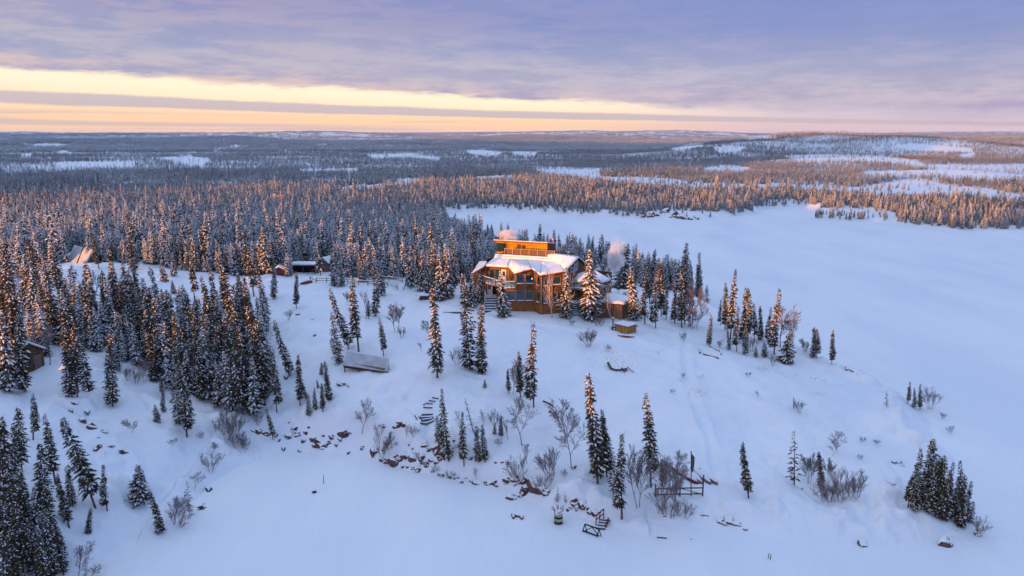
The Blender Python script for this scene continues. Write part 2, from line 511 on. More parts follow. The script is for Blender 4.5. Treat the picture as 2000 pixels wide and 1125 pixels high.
# ------------------------------------------------------------------ mesh helpers
class MB:
    """collects shapes and links them as ONE mesh object"""
    def __init__(self):
        self.v, self.f, self.m = [], [], []

    def add(self, vs, fs, mi=0):
        o = len(self.v)
        self.v.extend([tuple(map(float, p)) for p in vs])
        self.f.extend([tuple(o + i for i in f) for f in fs])
        self.m.extend([mi] * len(fs))

    def box(self, c, s, rz=0.0, mi=0, rx=0.0, ry=0.0):
        M = Matrix.Translation(c) @ Matrix.Rotation(rz, 4, 'Z') @ Matrix.Rotation(ry, 4, 'Y') @ Matrix.Rotation(rx, 4, 'X')
        vs = [M @ Vector((x * s[0] / 2, y * s[1] / 2, z * s[2] / 2)) for x in (-1, 1) for y in (-1, 1) for z in (-1, 1)]
        self.add(vs, [(0, 1, 3, 2), (4, 6, 7, 5), (0, 4, 5, 1), (2, 3, 7, 6), (0, 2, 6, 4), (1, 5, 7, 3)], mi)

    def bar(self, p, q, w, h=None, mi=0):
        """square bar from p to q"""
        h = h or w
        p, q = Vector(p), Vector(q)
        d = (q - p).normalized()
        up_ = Vector((0, 0, 1)) if abs(d.z) < .95 else Vector((0, 1, 0))
        a = d.cross(up_).normalized() * w / 2
        b = a.normalized().cross(d) * h / 2
        vs = [p - a - b, p + a - b, p + a + b, p - a + b, q - a - b, q + a - b, q + a + b, q - a + b]
        self.add(vs, [(0, 1, 2, 3), (7, 6, 5, 4), (0, 4, 5, 1), (1, 5, 6, 2), (2, 6, 7, 3), (3, 7, 4, 0)], mi)

    def tube(self, p, q, r1, r2, n=6, mi=0, cap=True):
        p, q = Vector(p), Vector(q)
        d = (q - p)
        if d.length < 1e-6:
            return
        d.normalize()
        a = d.orthogonal().normalized()
        b = d.cross(a)
        vs = []
        for c_, r_ in ((p, r1), (q, r2)):
            for k in range(n):
                t = 2 * math.pi * k / n
                vs.append(c_ + (a * math.cos(t) + b * math.sin(t)) * r_)
        fs = [(k, (k + 1) % n, n + (k + 1) % n, n + k) for k in range(n)]
        if cap:
            fs += [tuple(range(n - 1, -1, -1)), tuple(range(n, 2 * n))]
        self.add(vs, fs, mi)

    def path(self, pts, rs, n=6, mi=0):
        for i in range(len(pts) - 1):
            self.tube(pts[i], pts[i + 1], rs[i], rs[i + 1], n, mi, cap=(i == 0 or i == len(pts) - 2))

    def slab(self, pts, faces, dz0, dz1, mi=0):
        """sheet given by 3-D points and faces, thickened from dz0 (lower) to dz1 (upper)"""
        n = len(pts)
        vs = [(p[0], p[1], p[2] + dz1) for p in pts] + [(p[0], p[1], p[2] + dz0) for p in pts]
        fs = []
        edges = {}
        for f in faces:
            fs.append(tuple(f))
            fs.append(tuple(n + i for i in reversed(f)))
            for i in range(len(f)):
                e = (f[i], f[(i + 1) % len(f)])
                edges[e] = 1
        for a, b in edges:
            if (b, a) not in edges:
                fs.append((b, a, n + a, n + b))
        self.add(vs, fs, mi)

    def wall(self, p, q, z0, zp, zq, th=.2, mi=0):
        """upright wall from p to q (plan), outward side is the given line, thickness inward (left of p->q)"""
        p, q = Vector(p[:2]), Vector(q[:2])
        d = (q - p).normalized()
        nrm = Vector((-d.y, d.x)) * th
        a, b, c, e = p, q, q + nrm, p + nrm
        vs = [(a.x, a.y, z0), (b.x, b.y, z0), (c.x, c.y, z0), (e.x, e.y, z0), (a.x, a.y, zp), (b.x, b.y, zq), (c.x, c.y, zq), (e.x, e.y, zp)]
        self.add(vs, [(3, 2, 1, 0), (4, 5, 6, 7), (0, 1, 5, 4), (1, 2, 6, 5), (2, 3, 7, 6), (3, 0, 4, 7)], mi)

    def blob(self, c, r, seed=0, sub=2, rough=.25, mi=0, rz=0.0):
        import bmesh
        bm = bmesh.new()
        bmesh.ops.create_icosphere(bm, subdivisions=sub, radius=1)
        off = Vector((seed * 7.13, seed * 3.7, seed * 1.9))
        M = Matrix.Rotation(rz, 3, 'Z')
        vs = []
        for v in bm.verts:
            k = 1 + rough * 2 * mnoise.noise(v.co * 1.3 + off) + rough * mnoise.noise(v.co * 3.1 + off)
            u = v.co * k
            # chop to planes so that it reads as broken rock
            vs.append(Vector(c) + M @ Vector((u.x * r[0], u.y * r[1], u.z * r[2])))
        fs = [tuple(v.index for v in f.verts) for f in bm.faces]
        bm.free()
        self.add(vs, fs, mi)

    def mesh(self, name, mats, smooth=False):
        me = bpy.data.meshes.new(name)
        me.from_pydata(self.v, [], self.f)
        for m in (mats if isinstance(mats, (list, tuple)) else [mats]):
            me.materials.append(MATS[m])
        me.polygons.foreach_set('material_index', self.m)
        if smooth:
            me.polygons.foreach_set('use_smooth', [True] * len(me.polygons))
        me.update()
        return me

    def build(self, name, mats, parent=None, smooth=False, label=None):
        o = bpy.data.objects.new(name, self.mesh(name, mats, smooth))
        COL.objects.link(o)
        if parent is not None:
            o.parent = parent
            o.matrix_parent_inverse = parent.matrix_world.inverted() if False else Matrix.Translation(-Vector(parent.location))
        if label:
            o['label'] = label
        return o


def tag(o, label=None, cat=None, group=None, kind=None):
    if label:
        o['label'] = label
    if cat:
        o['category'] = cat
    if group:
        o['group'] = group
    if kind:
        o['kind'] = kind
    return o


def thing(name, loc, label, cat, group=None):
    """an Empty at the thing's base; its parts are built in world coordinates and parented to it"""
    o = bpy.data.objects.new(name, None)
    COL.objects.link(o)
    o.location = tuple(float(v) for v in loc)
    o.empty_display_size = .3
    return tag(o, label, cat, group)


# ------------------------------------------------------------------ the ground sheet
def build_ground():
    az = np.concatenate([np.arange(-160, -42, 1.0), np.arange(-42, 42, .135), np.arange(42, 75, 1.5)]) * math.pi / 180
    rr = [6.0]
    while rr[-1] < 15000:
        r = rr[-1]
        rr.append(r * (1.0048 if r < 170 else 1.008 if r < 900 else 1.03))
    rr = np.array(rr)
    A, Rr = np.meshgrid(az, rr)
    X, Y = (np.sin(A) * Rr).ravel(), (np.cos(A) * Rr).ravel()
    Z = ground_h(X, Y)
    n, m = len(rr), len(az)
    co = np.stack([X, Y, Z], 1).astype(np.float32)
    idx = np.arange(n * m).reshape(n, m)
    q = np.stack([idx[:-1, :-1], idx[:-1, 1:], idx[1:, 1:], idx[1:, :-1]], -1).reshape(-1, 4)[:, ::-1]
    me = bpy.data.meshes.new('ground')
    me.vertices.add(len(co))
    me.vertices.foreach_set('co', co.ravel())
    me.loops.add(q.size)
    me.loops.foreach_set('vertex_index', q.ravel().astype(np.int32))
    me.polygons.add(len(q))
    me.polygons.foreach_set('loop_start', np.arange(0, q.size, 4, dtype=np.int32))
    me.polygons.foreach_set('use_smooth', np.ones(len(q), bool))
    me.update(calc_edges=True)
    me.materials.append(MATS['snow_ground'])
    o = bpy.data.objects.new('ground', me)
    COL.objects.link(o)
    tag(o, 'rolling snow covered ground of the peninsula and the hills beyond', kind='structure')
    # frozen lake
    b = MB()
    b.add([(-160, -70, 0), (1200, -70, 0), (1200, 460, 0), (-160, 460, 0)], [(0, 1, 2, 3)])
    l = b.build('lake', 'snow_lake')
    tag(l, 'flat frozen lake under snow around the peninsula', kind='structure')


build_ground()


# ------------------------------------------------------------------ spruces
def octa(c, ax, ay, az_):
    c = np.asarray(c)
    return [c + ax, c + ay, c - ax, c - ay, c + az_, c - az_ * .6], [(0, 1, 4), (1, 2, 4), (2, 3, 4), (3, 0, 4), (1, 0, 5), (2, 1, 5), (3, 2, 5), (0, 3, 5)]


def spruce_crown(rng, H=10.0, Rb=.85, whorl=.30, nb=7, fr=(.45, .78, 1.0), ts=1.0, spikes=4, psnow=.6, t0=.12, power=.75, club=.0, droop=.35, bend=0.0, gaps=.0, snow_s=1.0):
    b = MB()
    z = H * t0
    ph = rng.random() * 6
    side = rng.random() * 6.28
    f1, f2 = rng.uniform(.9, 1.6), rng.uniform(2, 3)
    while z < H * .985:
        t = (z - H * t0) / (H * (1 - t0))
        r = Rb * ((1 - t) ** power) * (1 - .35 * math.exp(-t * 9)) * (.8 + .4 * rng.random())
        r += club * math.exp(-((t - .86) / .09) ** 2) * Rb * .5
        r = max(r, .09)
        ox = bend * math.sin(t * 3.0 + ph) * .25
        nbr = max(3, int(round(nb * (.55 + .45 * (1 - t)))))
        a0 = rng.random() * 6.28
        for k in range(nbr):
            if rng.random() < gaps:
                continue
            a = a0 + 6.283 * k / nbr + rng.uniform(-.35, .35)
            L = r * rng.uniform(.62, 1.22) * (1 + .12 * math.cos(a - side))
            dr = droop * rng.uniform(.5, 1.3)
            ca, sa = math.cos(a), math.sin(a)
            for q in fr:
                if L < .3 and q < fr[-1]:
                    continue
                d = L * q * rng.uniform(.9, 1.05)
                zz = z - dr * d * (1.15 - .4 * q) + rng.uniform(-.05, .05)
                c = np.array([ox + ca * d, sa * d, zz])
                s = ts * rng.uniform(.75, 1.25) * (.55 + .45 * (1 - t) ** .6) * (.8 + .35 * (1 - q))
                out = np.array([ca, sa, -dr * .9])
                sd = np.array([-sa, ca, 0.0])
                upv = np.array([0, 0, 1.0])
                vs, fs = octa(c, out * .27 * s, sd * .16 * s, upv * .15 * s)
                b.add(vs, fs, 0)
                for _ in range(spikes):
                    aa = rng.uniform(-1.2, 1.2)
                    dd = out * math.cos(aa) + sd * math.sin(aa)
                    tip = c + dd * .48 * s + upv * rng.uniform(-.22, .02) * s
                    b.add([c + sd * .07 * s, c - sd * .07 * s + upv * .05 * s, tip], [(0, 1, 2)], 0)
                if rng.random() < psnow * (1 + .45 * math.sin(z * f1 + a * 2 + ph) + .25 * math.sin(z * f2 * 1.7 + a * f2)):
                    g = rng.uniform(.7, 1.15) * snow_s
                    cc = c + upv * .075 * s + out * .03 * s
                    vs, fs = octa(cc, out * .25 * s * g, sd * .15 * s * g, upv * .12 * s * g)
                    b.add(vs, fs, 1)
        z += whorl * rng.uniform(.8, 1.2) * (1.0 if t < .75 else .8)
    # leader
    b.tube((0, 0, H * .93), (0, 0, H * 1.0), .05, .015, 4, 0)
    return b


def spruce_trunk(rng, H=10.0, r=.13, t1=.98):
    b = MB()
    b.tube((0, 0, -.6), (0, 0, H * .45), r, r * .6, 6, 0)
    b.tube((0, 0, H * .45), (0, 0, H * t1), r * .6, .02, 5, 0)
    return b


rng = random.Random(11)
NEAR = {'s': [], 'b': [], 'p': [], 'w': []}
TRUNK = []
for i in range(10):
    NEAR['s'].append(spruce_crown(rng, 10, .72 + .05 * i, .27, 8, ts=rng.uniform(.9, 1.15), psnow=rng.uniform(.28, .46), t0=rng.uniform(.05, .2), power=rng.uniform(.45, .8), club=rng.choice((0, 0, .4, .9)), bend=rng.uniform(-2, 2), gaps=rng.uniform(.05, .3), droop=rng.uniform(.25, .55)).mesh('spruce_crown', ['needles', 'tree_snow']))
for i in range(2):
    NEAR['b'].append(spruce_crown(rng, 10, 2.5, .62, 9, fr=(.25, .45, .65, .85, 1.05), ts=2.0, psnow=.62, t0=.08, power=.85, gaps=.1, droop=.4).mesh('bushy_crown', ['needles', 'tree_snow']))
for i in range(2):
    NEAR['p'].append(spruce_crown(rng, 10, 1.5, .62, 5, fr=(.5, .8, 1.0), ts=1.25, psnow=.5, t0=.14, power=.8, gaps=.25, droop=.3, bend=1).mesh('sparse_crown', ['needles', 'tree_snow']))
for i in range(4):   # heavily snow laden
    NEAR['w'].append(spruce_crown(rng, 10, 1.15 + .1 * i, .33, 8, fr=(.4, .72, 1.0), ts=1.35, psnow=.92, t0=.08, power=.8, gaps=.08, droop=.55, bend=rng.uniform(-1, 1), snow_s=1.12).mesh('snowy_crown', ['needles', 'tree_snow']))
for i in range(3):
    TRUNK.append(spruce_trunk(rng, 10, .11 + .02 * i).mesh('spruce_trunk', ['bark']))

# trees read off the photograph, per enlarged view: (top x, top y, base x, base y, form)
def ZX(ox, oy, sc):
    return lambda a: (ox + a[0] / sc, oy + a[1] / sc, ox + a[2] / sc, oy + a[3] / sc, a[4] if len(a) > 4 else 's')


Z2, Z3, Z4, Z5 = ZX(0, 380, 2.812), ZX(0, 720, 2.778), ZX(450, 500, 2.812), ZX(700, 700, 2.812)
Z6, Z7, Z8, Z1 = ZX(1100, 700, 2.812), ZX(1500, 600, 2.25), ZX(1150, 400, 3.309), ZX(880, 420, 4.3275)
CLUST = [
    ('in the dense clump on the right shore point', Z7, [
        (640, 720, 615, 880), (668, 612, 648, 890), (708, 645, 697, 890), (732, 575, 716, 880), (755, 645, 735, 920), (776, 648, 765, 930),
        (812, 675, 785, 940), (850, 670, 832, 930), (865, 735, 850, 965), (888, 760, 875, 930), (903, 850, 890, 945), (690, 700, 672, 890), (795, 720, 805, 925), (722, 690, 706, 905), (768, 700, 752, 928), (835, 740, 822, 945), (655, 700, 640, 895)]),
    ('among the low bushes on the right slope', Z7, [(118, 540, 115, 780, 'p'), (225, 632, 232, 780), (215, 740, 250, 840, 'p')]),
    ('in the little trio above the lake at right', Z7, [(628, 325, 612, 425), (645, 352, 640, 442), (670, 335, 668, 447)]),
    ('standing alone beside the little trio at right', Z7, [(520, 360, 522, 438, 'p')]),
    ('on the far brow of the right slope', Z7, [(205, 85, 198, 220), (218, 92, 215, 222), (288, 97, 280, 250)]),
    ('at the right end of the row on the brow', Z7, [(100, 95, 82, 243, 'b')]),
    ('in the row along the brow right of the lodge', Z8, [
        (785, 705, 783, 915), (885, 495, 880, 810), (850, 610, 850, 780), (945, 412, 915, 870), (960, 650, 955, 950), (895, 790, 905, 940),
        (1010, 525, 1000, 900), (1032, 530, 1030, 870), (1018, 780, 1010, 965), (1075, 630, 1070, 880), (1110, 650, 1108, 870),
        (1170, 655, 1165, 890), (1225, 530, 1197, 965), (1135, 880, 1135, 980, 'b'), (1080, 915, 1080, 985, 'b')]),
    ('beside the annex at the right of the lodge', Z8, [
        (255, 245, 215, 540, 'b'), (300, 345, 298, 600), (278, 400, 290, 745, 'w'), (365, 395, 362, 770), (388, 360, 392, 640), (430, 420, 432, 798), (455, 335, 468, 720),
        (505, 480, 500, 740), (555, 480, 555, 765), (595, 405, 600, 792), (615, 382, 620, 770), (655, 480, 655, 780, 'p'), (200, 420, 190, 570), (235, 560, 255, 700, 'w')]),
    ('standing close in front of the lodge', Z1, [
        (420, 470, 450, 855, 'W'), (985, 430, 975, 870, 'W'), (1175, 285, 1182, 880, 'W'), (1280, 590, 1265, 860, 'W')]),
    ('at the left corner of the lodge', Z1, [
        (245, 465, 245, 745, 'w'), (180, 480, 185, 770, 'w'), (100, 490, 130, 775, 'w'), (205, 190, 215, 480), (70, 265, 95, 560), (10, 190, 40, 620), (150, 330, 165, 560, 'w'), (-50, 250, -20, 700, 'w'),
        (-110, 300, -80, 720, 'w'), (-150, 200, -130, 700), (-190, 330, -185, 680, 'w'), (-240, 290, -240, 640, 'w'), (-290, 230, -270, 620), (-340, 260, -330, 600, 'w')]),
    ('in the pair below the left end of the lodge', Z4, [(1275, 95, 1318, 625), (1375, 255, 1385, 645)]),
    ('on the slope between the lodge and the long grey roof', Z4, [(1115, 140, 1137, 668)]),
    ('around the long grey roof', Z4, [
        (550, 170, 650, 510), (553, 300, 600, 590), (552, 400, 562, 520, 'p'), (665, 100, 705, 525), (820, 335, 842, 550), (785, 40, 795, 330), (755, 240, 760, 345)]),
    ('on the open snow left of the fence', Z4, [(360, 80, 362, 290), (240, 0, 236, 235), (560, -20, 572, 165, 'w'), (610, 55, 615, 165, 'w'), (830, 20, 832, 215, 'w'), (700, 30, 720, 140, 'w'), (745, 20, 735, 140, 'w'), (930, 10, 925, 110, 'w')]),
    ('in the scattered group left of the long grey roof', Z4, [
        (245, 345, 325, 660), (240, 510, 255, 860), (375, 535, 383, 820), (500, 585, 503, 665), (517, 575, 545, 790), (500, 695, 508, 855),
        (460, 720, 470, 845), (405, 715, 415, 790), (425, 755, 430, 875), (200, 830, 235, 1010), (475, 690, 482, 725)]),
    ('in the leaning stand at the centre left', Z4, [
        (75, 105, 115, 470), (140, 40, 200, 370), (5, 215, 95, 640), (60, 190, 120, 560), (100, 260, 180, 780), (60, 400, 90, 850),
        (15, 480, 70, 870), (110, 470, 150, 830), (-30, 300, 20, 760), (150, 330, 190, 820), (115, 560, 130, 870, 'w'), (-40, 520, 15, 850, 'w')]),
    ('on the bank above the bay', Z5, [
        (452, 160, 497, 560), (432, 310, 440, 470), (568, 295, 580, 590), (648, 365, 663, 570), (683, 360, 695, 568), (785, 310, 785, 425), (750, 350, 748, 415), (695, 130, 695, 158, 'b')]),
    ('at the top of the bare bushes below the lodge', Z5, [(948, -205, 963, 268), (823, 55, 825, 192), (880, -45, 890, 215), (1095, 700, 1090, 790, 'p'), (1135, 730, 1137, 795, 'p')]),
    ('by the shore near the canoes', Z6, [
        (142, 70, 190, 690), (207, 270, 240, 650), (238, 400, 262, 655), (284, 530, 276, 750, 'p'), (175, 330, 205, 660), (312, 410, 322, 882), (458, 182, 482, 705), (540, 560, 545, 690)]),
    ('standing alone on the snow right of the canoes', Z6, [(988, 450, 1018, 767)]),
    ('on the open snow at the lower left', Z3, [(750, 515, 760, 725, 'n'), (815, 660, 875, 888), (1015, 608, 1030, 792, 'p'), (465, 1045, 465, 1130, 'p')]),
    ('at the edge of the lower left stand', Z3, [
        (345, 255, 517, 755), (550, 520, 582, 772), (490, 755, 482, 892), (310, 560, 375, 862), (370, 515, 395, 745), (240, 240, 300, 620), (185, 130, 180, 385)]),
    ('in the dense stand in the bottom left corner', Z3, [
        (90, 205, 120, 560), (15, 250, 55, 800), (205, 400, 262, 830), (60, 300, 100, 700), (-10, 350, 30, 900), (40, 500, 70, 980),
        (175, 640, 205, 1000), (110, 560, 150, 960), (230, 560, 280, 950), (290, 800, 340, 1080), (90, 720, 130, 1130), (20, 700, 50, 1150),
        (150, 800, 205, 1180), (240, 760, 300, 1150), (330, 890, 345, 1120), (-30, 600, 10, 1060), (60, 860, 100, 1250), (200, 900, 250, 1220), (10, 900, 40, 1300)]),
    ('on the ridge above the snowy outcrop', Z3, [
        (600, -210, 612, 205), (400, -290, 420, 155), (340, -220, 390, 150), (885, 100, 890, 235), (975, -60, 1015, 370), (838, 190, 858, 288, 'b'), (940, 20, 975, 300), (330, 75, 352, 120, 'p')]),
    ('in the tall sunlit stand at the left edge', Z2, [
        (15, 225, 60, 600), (40, 365, 115, 985), (0, 400, 40, 900), (110, 480, 140, 640, 'w'), (60, 520, 100, 1000), (-20, 300, 10, 760), (10, 640, 50, 1080, 'w'), (90, 640, 140, 1080)]),
    ('in the leaning stand left of the bare gully', Z2, [
        (145, 245, 205, 560), (175, 290, 225, 640), (225, 300, 330, 800), (275, 235, 350, 580), (310, 400, 400, 760), (345, 600, 430, 1085),
        (400, 700, 490, 1080), (360, 450, 400, 800), (460, 500, 525, 850), (500, 540, 560, 760), (390, 380, 440, 720), (175, 610, 185, 700), (250, 480, 300, 820), (200, 440, 255, 700)]),
    ('in the middle of the big left stand', Z2, [
        (495, 185, 545, 410), (585, 280, 640, 620), (705, 80, 732, 420), (670, 330, 705, 650), (720, 340, 775, 600), (690, 480, 735, 790),
        (820, 395, 865, 600), (885, 510, 920, 800), (800, 500, 850, 950), (760, 560, 795, 790), (655, 450, 690, 720), (610, 420, 660, 720), (740, 620, 770, 860),
        (640, 640, 670, 900), (690, 700, 720, 900, 'w'), (925, 600, 960, 880), (850, 700, 870, 1010), (960, 640, 985, 1000)]),
    ('at the right of the big left stand', Z2, [
        (990, 690, 1040, 1080), (1000, 490, 1060, 760), (1045, 600, 1120, 960), (1025, 250, 1070, 580), (1100, 440, 1190, 900), (1145, 400, 1200, 760),
        (1190, 330, 1300, 740), (1210, 380, 1340, 930), (1340, 200, 1395, 560), (1340, 440, 1390, 850), (1230, 740, 1260, 1000), (1060, 790, 1100, 1060),
        (1140, 860, 1180, 1090), (1180, 700, 1230, 1050), (1290, 620, 1330, 1020), (880, 980, 890, 1100)]),
    ('in the small clearing before the dense forest', Z2, [(880, 375, 908, 478, 'b'), (945, 470, 955, 545, 'w'), (945, 320, 955, 445, 'w')]),
]

ORD = ['first', 'second', 'third', 'fourth', 'fifth', 'sixth', 'seventh', 'eighth', 'ninth', 'tenth', 'eleventh', 'twelfth', 'thirteenth',
       'fourteenth', 'fifteenth', 'sixteenth', 'seventeenth', 'eighteenth', 'nineteenth', 'twentieth']
ORD += ['twenty-' + o for o in ORD[:9]] + ['thirtieth'] + ['thirty-' + o for o in ORD[:9]] + ['fortieth']
INDIV = 0
FORMS = {'s': ('spruce_tree', NEAR['s'], 'slim'), 'b': ('spruce_tree', NEAR['b'], 'bushy'), 'p': ('spruce_tree', NEAR['p'], 'sparse'),
         'w': ('spruce_tree', NEAR['w'], 'snow-laden'), 'W': ('spruce_tree', NEAR['w'], 'snow-laden'), 'n': ('spruce_tree', NEAR['w'], 'stout')}


def add_spruce(base, height, lean, form, label, group, wid=1.0):
    global INDIV
    name, crowns, _ = FORMS[form]
    e = bpy.data.objects.new(name, None)
    COL.objects.link(e)
    s = height / 10.0
    w = (s * .35 + .65 * s ** .6) * wid if form in 'sw' else s * wid
    if form == 's':
        w *= .86
    if form == 'W':
        w = s * 1.2
    if form == 'n':
        w = s * 1.8
    M = Matrix.Translation(Vector([float(v) for v in base])) @ Matrix.Rotation(lean, 4, 'Y') @ Matrix.Rotation(rng.random() * 6.28, 4, 'Z') @ Matrix.Diagonal((w, w, s, 1))
    e.matrix_world = M
    e.empty_display_size = .2
    tag(e, label, 'tree', group)
    c_ = bpy.data.objects.new('crown', crowns[rng.randrange(len(crowns))])
    t_ = bpy.data.objects.new('trunk', TRUNK[rng.randrange(3)])
    for o in (c_, t_):
        COL.objects.link(o)
        o.parent = e
    INDIV += 1


for phrase, Z, lst in CLUST:
    lst = sorted(lst, key=lambda a: a[2])
    for k, a in enumerate(lst):
        tx, ty, bx, by, form = Z(a)
        base = place(bx, by)
        tip = at_y(tx, ty, base[1])
        hgt = max(1.0, tip[2] - base[2])
        lean = max(-.34, min(.34, math.atan2(tip[0] - base[0], hgt)))
        look = ('tall ' if hgt > 9.5 else 'short ' if hgt < 4.5 else '') + FORMS[form][2]
        if len(lst) == 1:
            lab = '%s spruce %s' % (look, phrase)
        else:
            lab = '%s spruce %s, %s from the left' % (look, phrase, ORD[k])
        lab = lab.strip()
        for wd_ in ('tall ', 'short ', 'slim ', 'dense ', 'bottom '):
            if len(lab.split()) > 16:
                lab = lab.replace(wd_, '', 1)
        add_spruce(base, hgt / math.cos(lean), lean, form, lab, 'spruces on the peninsula')

print('listed spruces', INDIV)


# ------------------------------------------------------------------ the dense forest
SEGN = []
def poly_in(x, y, P):
    ins = np.zeros(len(x), bool)
    n = len(P)
    for i in range(n):
        ax, ay = P[i]
        bx, by = P[(i + 1) % n]
        if ay != by:
            ins ^= ((ay > y) != (by > y)) & (x < (bx - ax) * (y - ay) / (by - ay) + ax)
    return ins


# bare snow clearings, knolls and small lakes beyond the lake, as seen: x0, x1, y0(top), y1(bottom) centre lines
CLEAR = [
    [(1040, 332), (1170, 331), (1172, 345), (1280, 348), (1380, 358), (1480, 360), (1530, 360), (1530, 367), (1350, 366), (1200, 357), (1120, 345), (1060, 338)],
    [(1525, 305), (1600, 302), (1720, 305), (1790, 313), (1812, 325), (1800, 327), (1740, 316), (1640, 312), (1560, 313)],
    [(1680, 335), (1740, 333), (1820, 333), (1900, 338), (2000, 341), (2000, 347), (1900, 345), (1800, 340), (1690, 341)],
    [(1810, 322), (1900, 322), (2100, 320), (2100, 347), (1920, 342), (1812, 333)],
    [(1500, 357), (1560, 361), (1620, 361), (1680, 366), (1760, 352), (1810, 352), (1850, 362), (1930, 368), (2000, 383), (2000, 390), (1880, 378), (1790, 378), (1730, 380), (1640, 372), (1560, 369)],
    [(715, 303), (800, 300), (860, 309), (858, 313), (800, 307), (730, 309)],
    [(905, 294), (945, 292), (982, 299), (960, 305), (925, 302)], [(1000, 297), (1050, 297), (1045, 303), (1005, 303)],
    [(310, 308), (370, 305), (412, 311), (395, 322), (345, 317)], [(105, 319), (170, 316), (265, 316), (262, 326), (180, 324), (120, 326)],
    [(58, 283), (100, 281), (133, 282), (130, 288), (80, 287)], [(112, 294), (143, 293), (140, 299), (116, 299)], [(415, 291), (470, 284), (472, 288), (420, 296)],
    [(1303, 292), (1340, 282), (1378, 279), (1372, 286), (1330, 294)], [(1392, 289), (1425, 285), (1458, 287), (1445, 295), (1405, 298)],
    [(1372, 329), (1410, 323), (1467, 327), (1455, 334), (1385, 335)], [(838, 276), (872, 275), (870, 279), (840, 280)],
    [(1740, 285), (1800, 282), (1900, 290), (1900, 297), (1790, 294)], [(1440, 268), (1500, 264), (1520, 268), (1460, 274)],
    [(610, 281), (642, 280), (640, 285), (614, 285)], [(585, 331), (700, 329), (698, 334), (588, 335)], [(1870, 303), (1905, 298), (1900, 309), (1880, 309)],
    [(925, 345), (1000, 343), (1010, 349), (930, 350)], [(40, 302), (62, 300), (62, 305), (44, 306)],
    # peninsula's far snow margin and inlet
    [(1465, 404), (1600, 402), (1600, 412), (1480, 420)], [(1280, 410), (1420, 414), (1430, 432), (1270, 430)],
    [(1560, 407), (1700, 406), (1762, 418), (1760, 424), (1690, 416), (1600, 412)],
]
# nothing of the wild forest here: the whole open peninsula (ground polygon by pixel on the ground)
OPEN_PX = [(-400, 516, 9.5), (32, 517, 9.5), (82, 515, 9.4), (140, 517, 9.3), (220, 513, 9), (277, 515, 8.9), (302, 522, 8.8), (355, 531, 8.7), (437, 532, 8.3), (500, 540, 8), (560, 543, 7.8),
           (640, 543, 7.5), (720, 545, 7.2), (800, 548, 6.8), (850, 560, 6.8), (890, 560, 6.8), (915, 545, 6), (930, 530, 5.5), (1000, 522, 5), (1150, 522, 4),
           (1215, 540, 3.8), (1260, 560, 4), (1320, 580, 3)]
OPEN = np.array([up(*p)[:2] for p in OPEN_PX] + [(200, 95), (200, -50), (-300, -50), (-170, 60)])


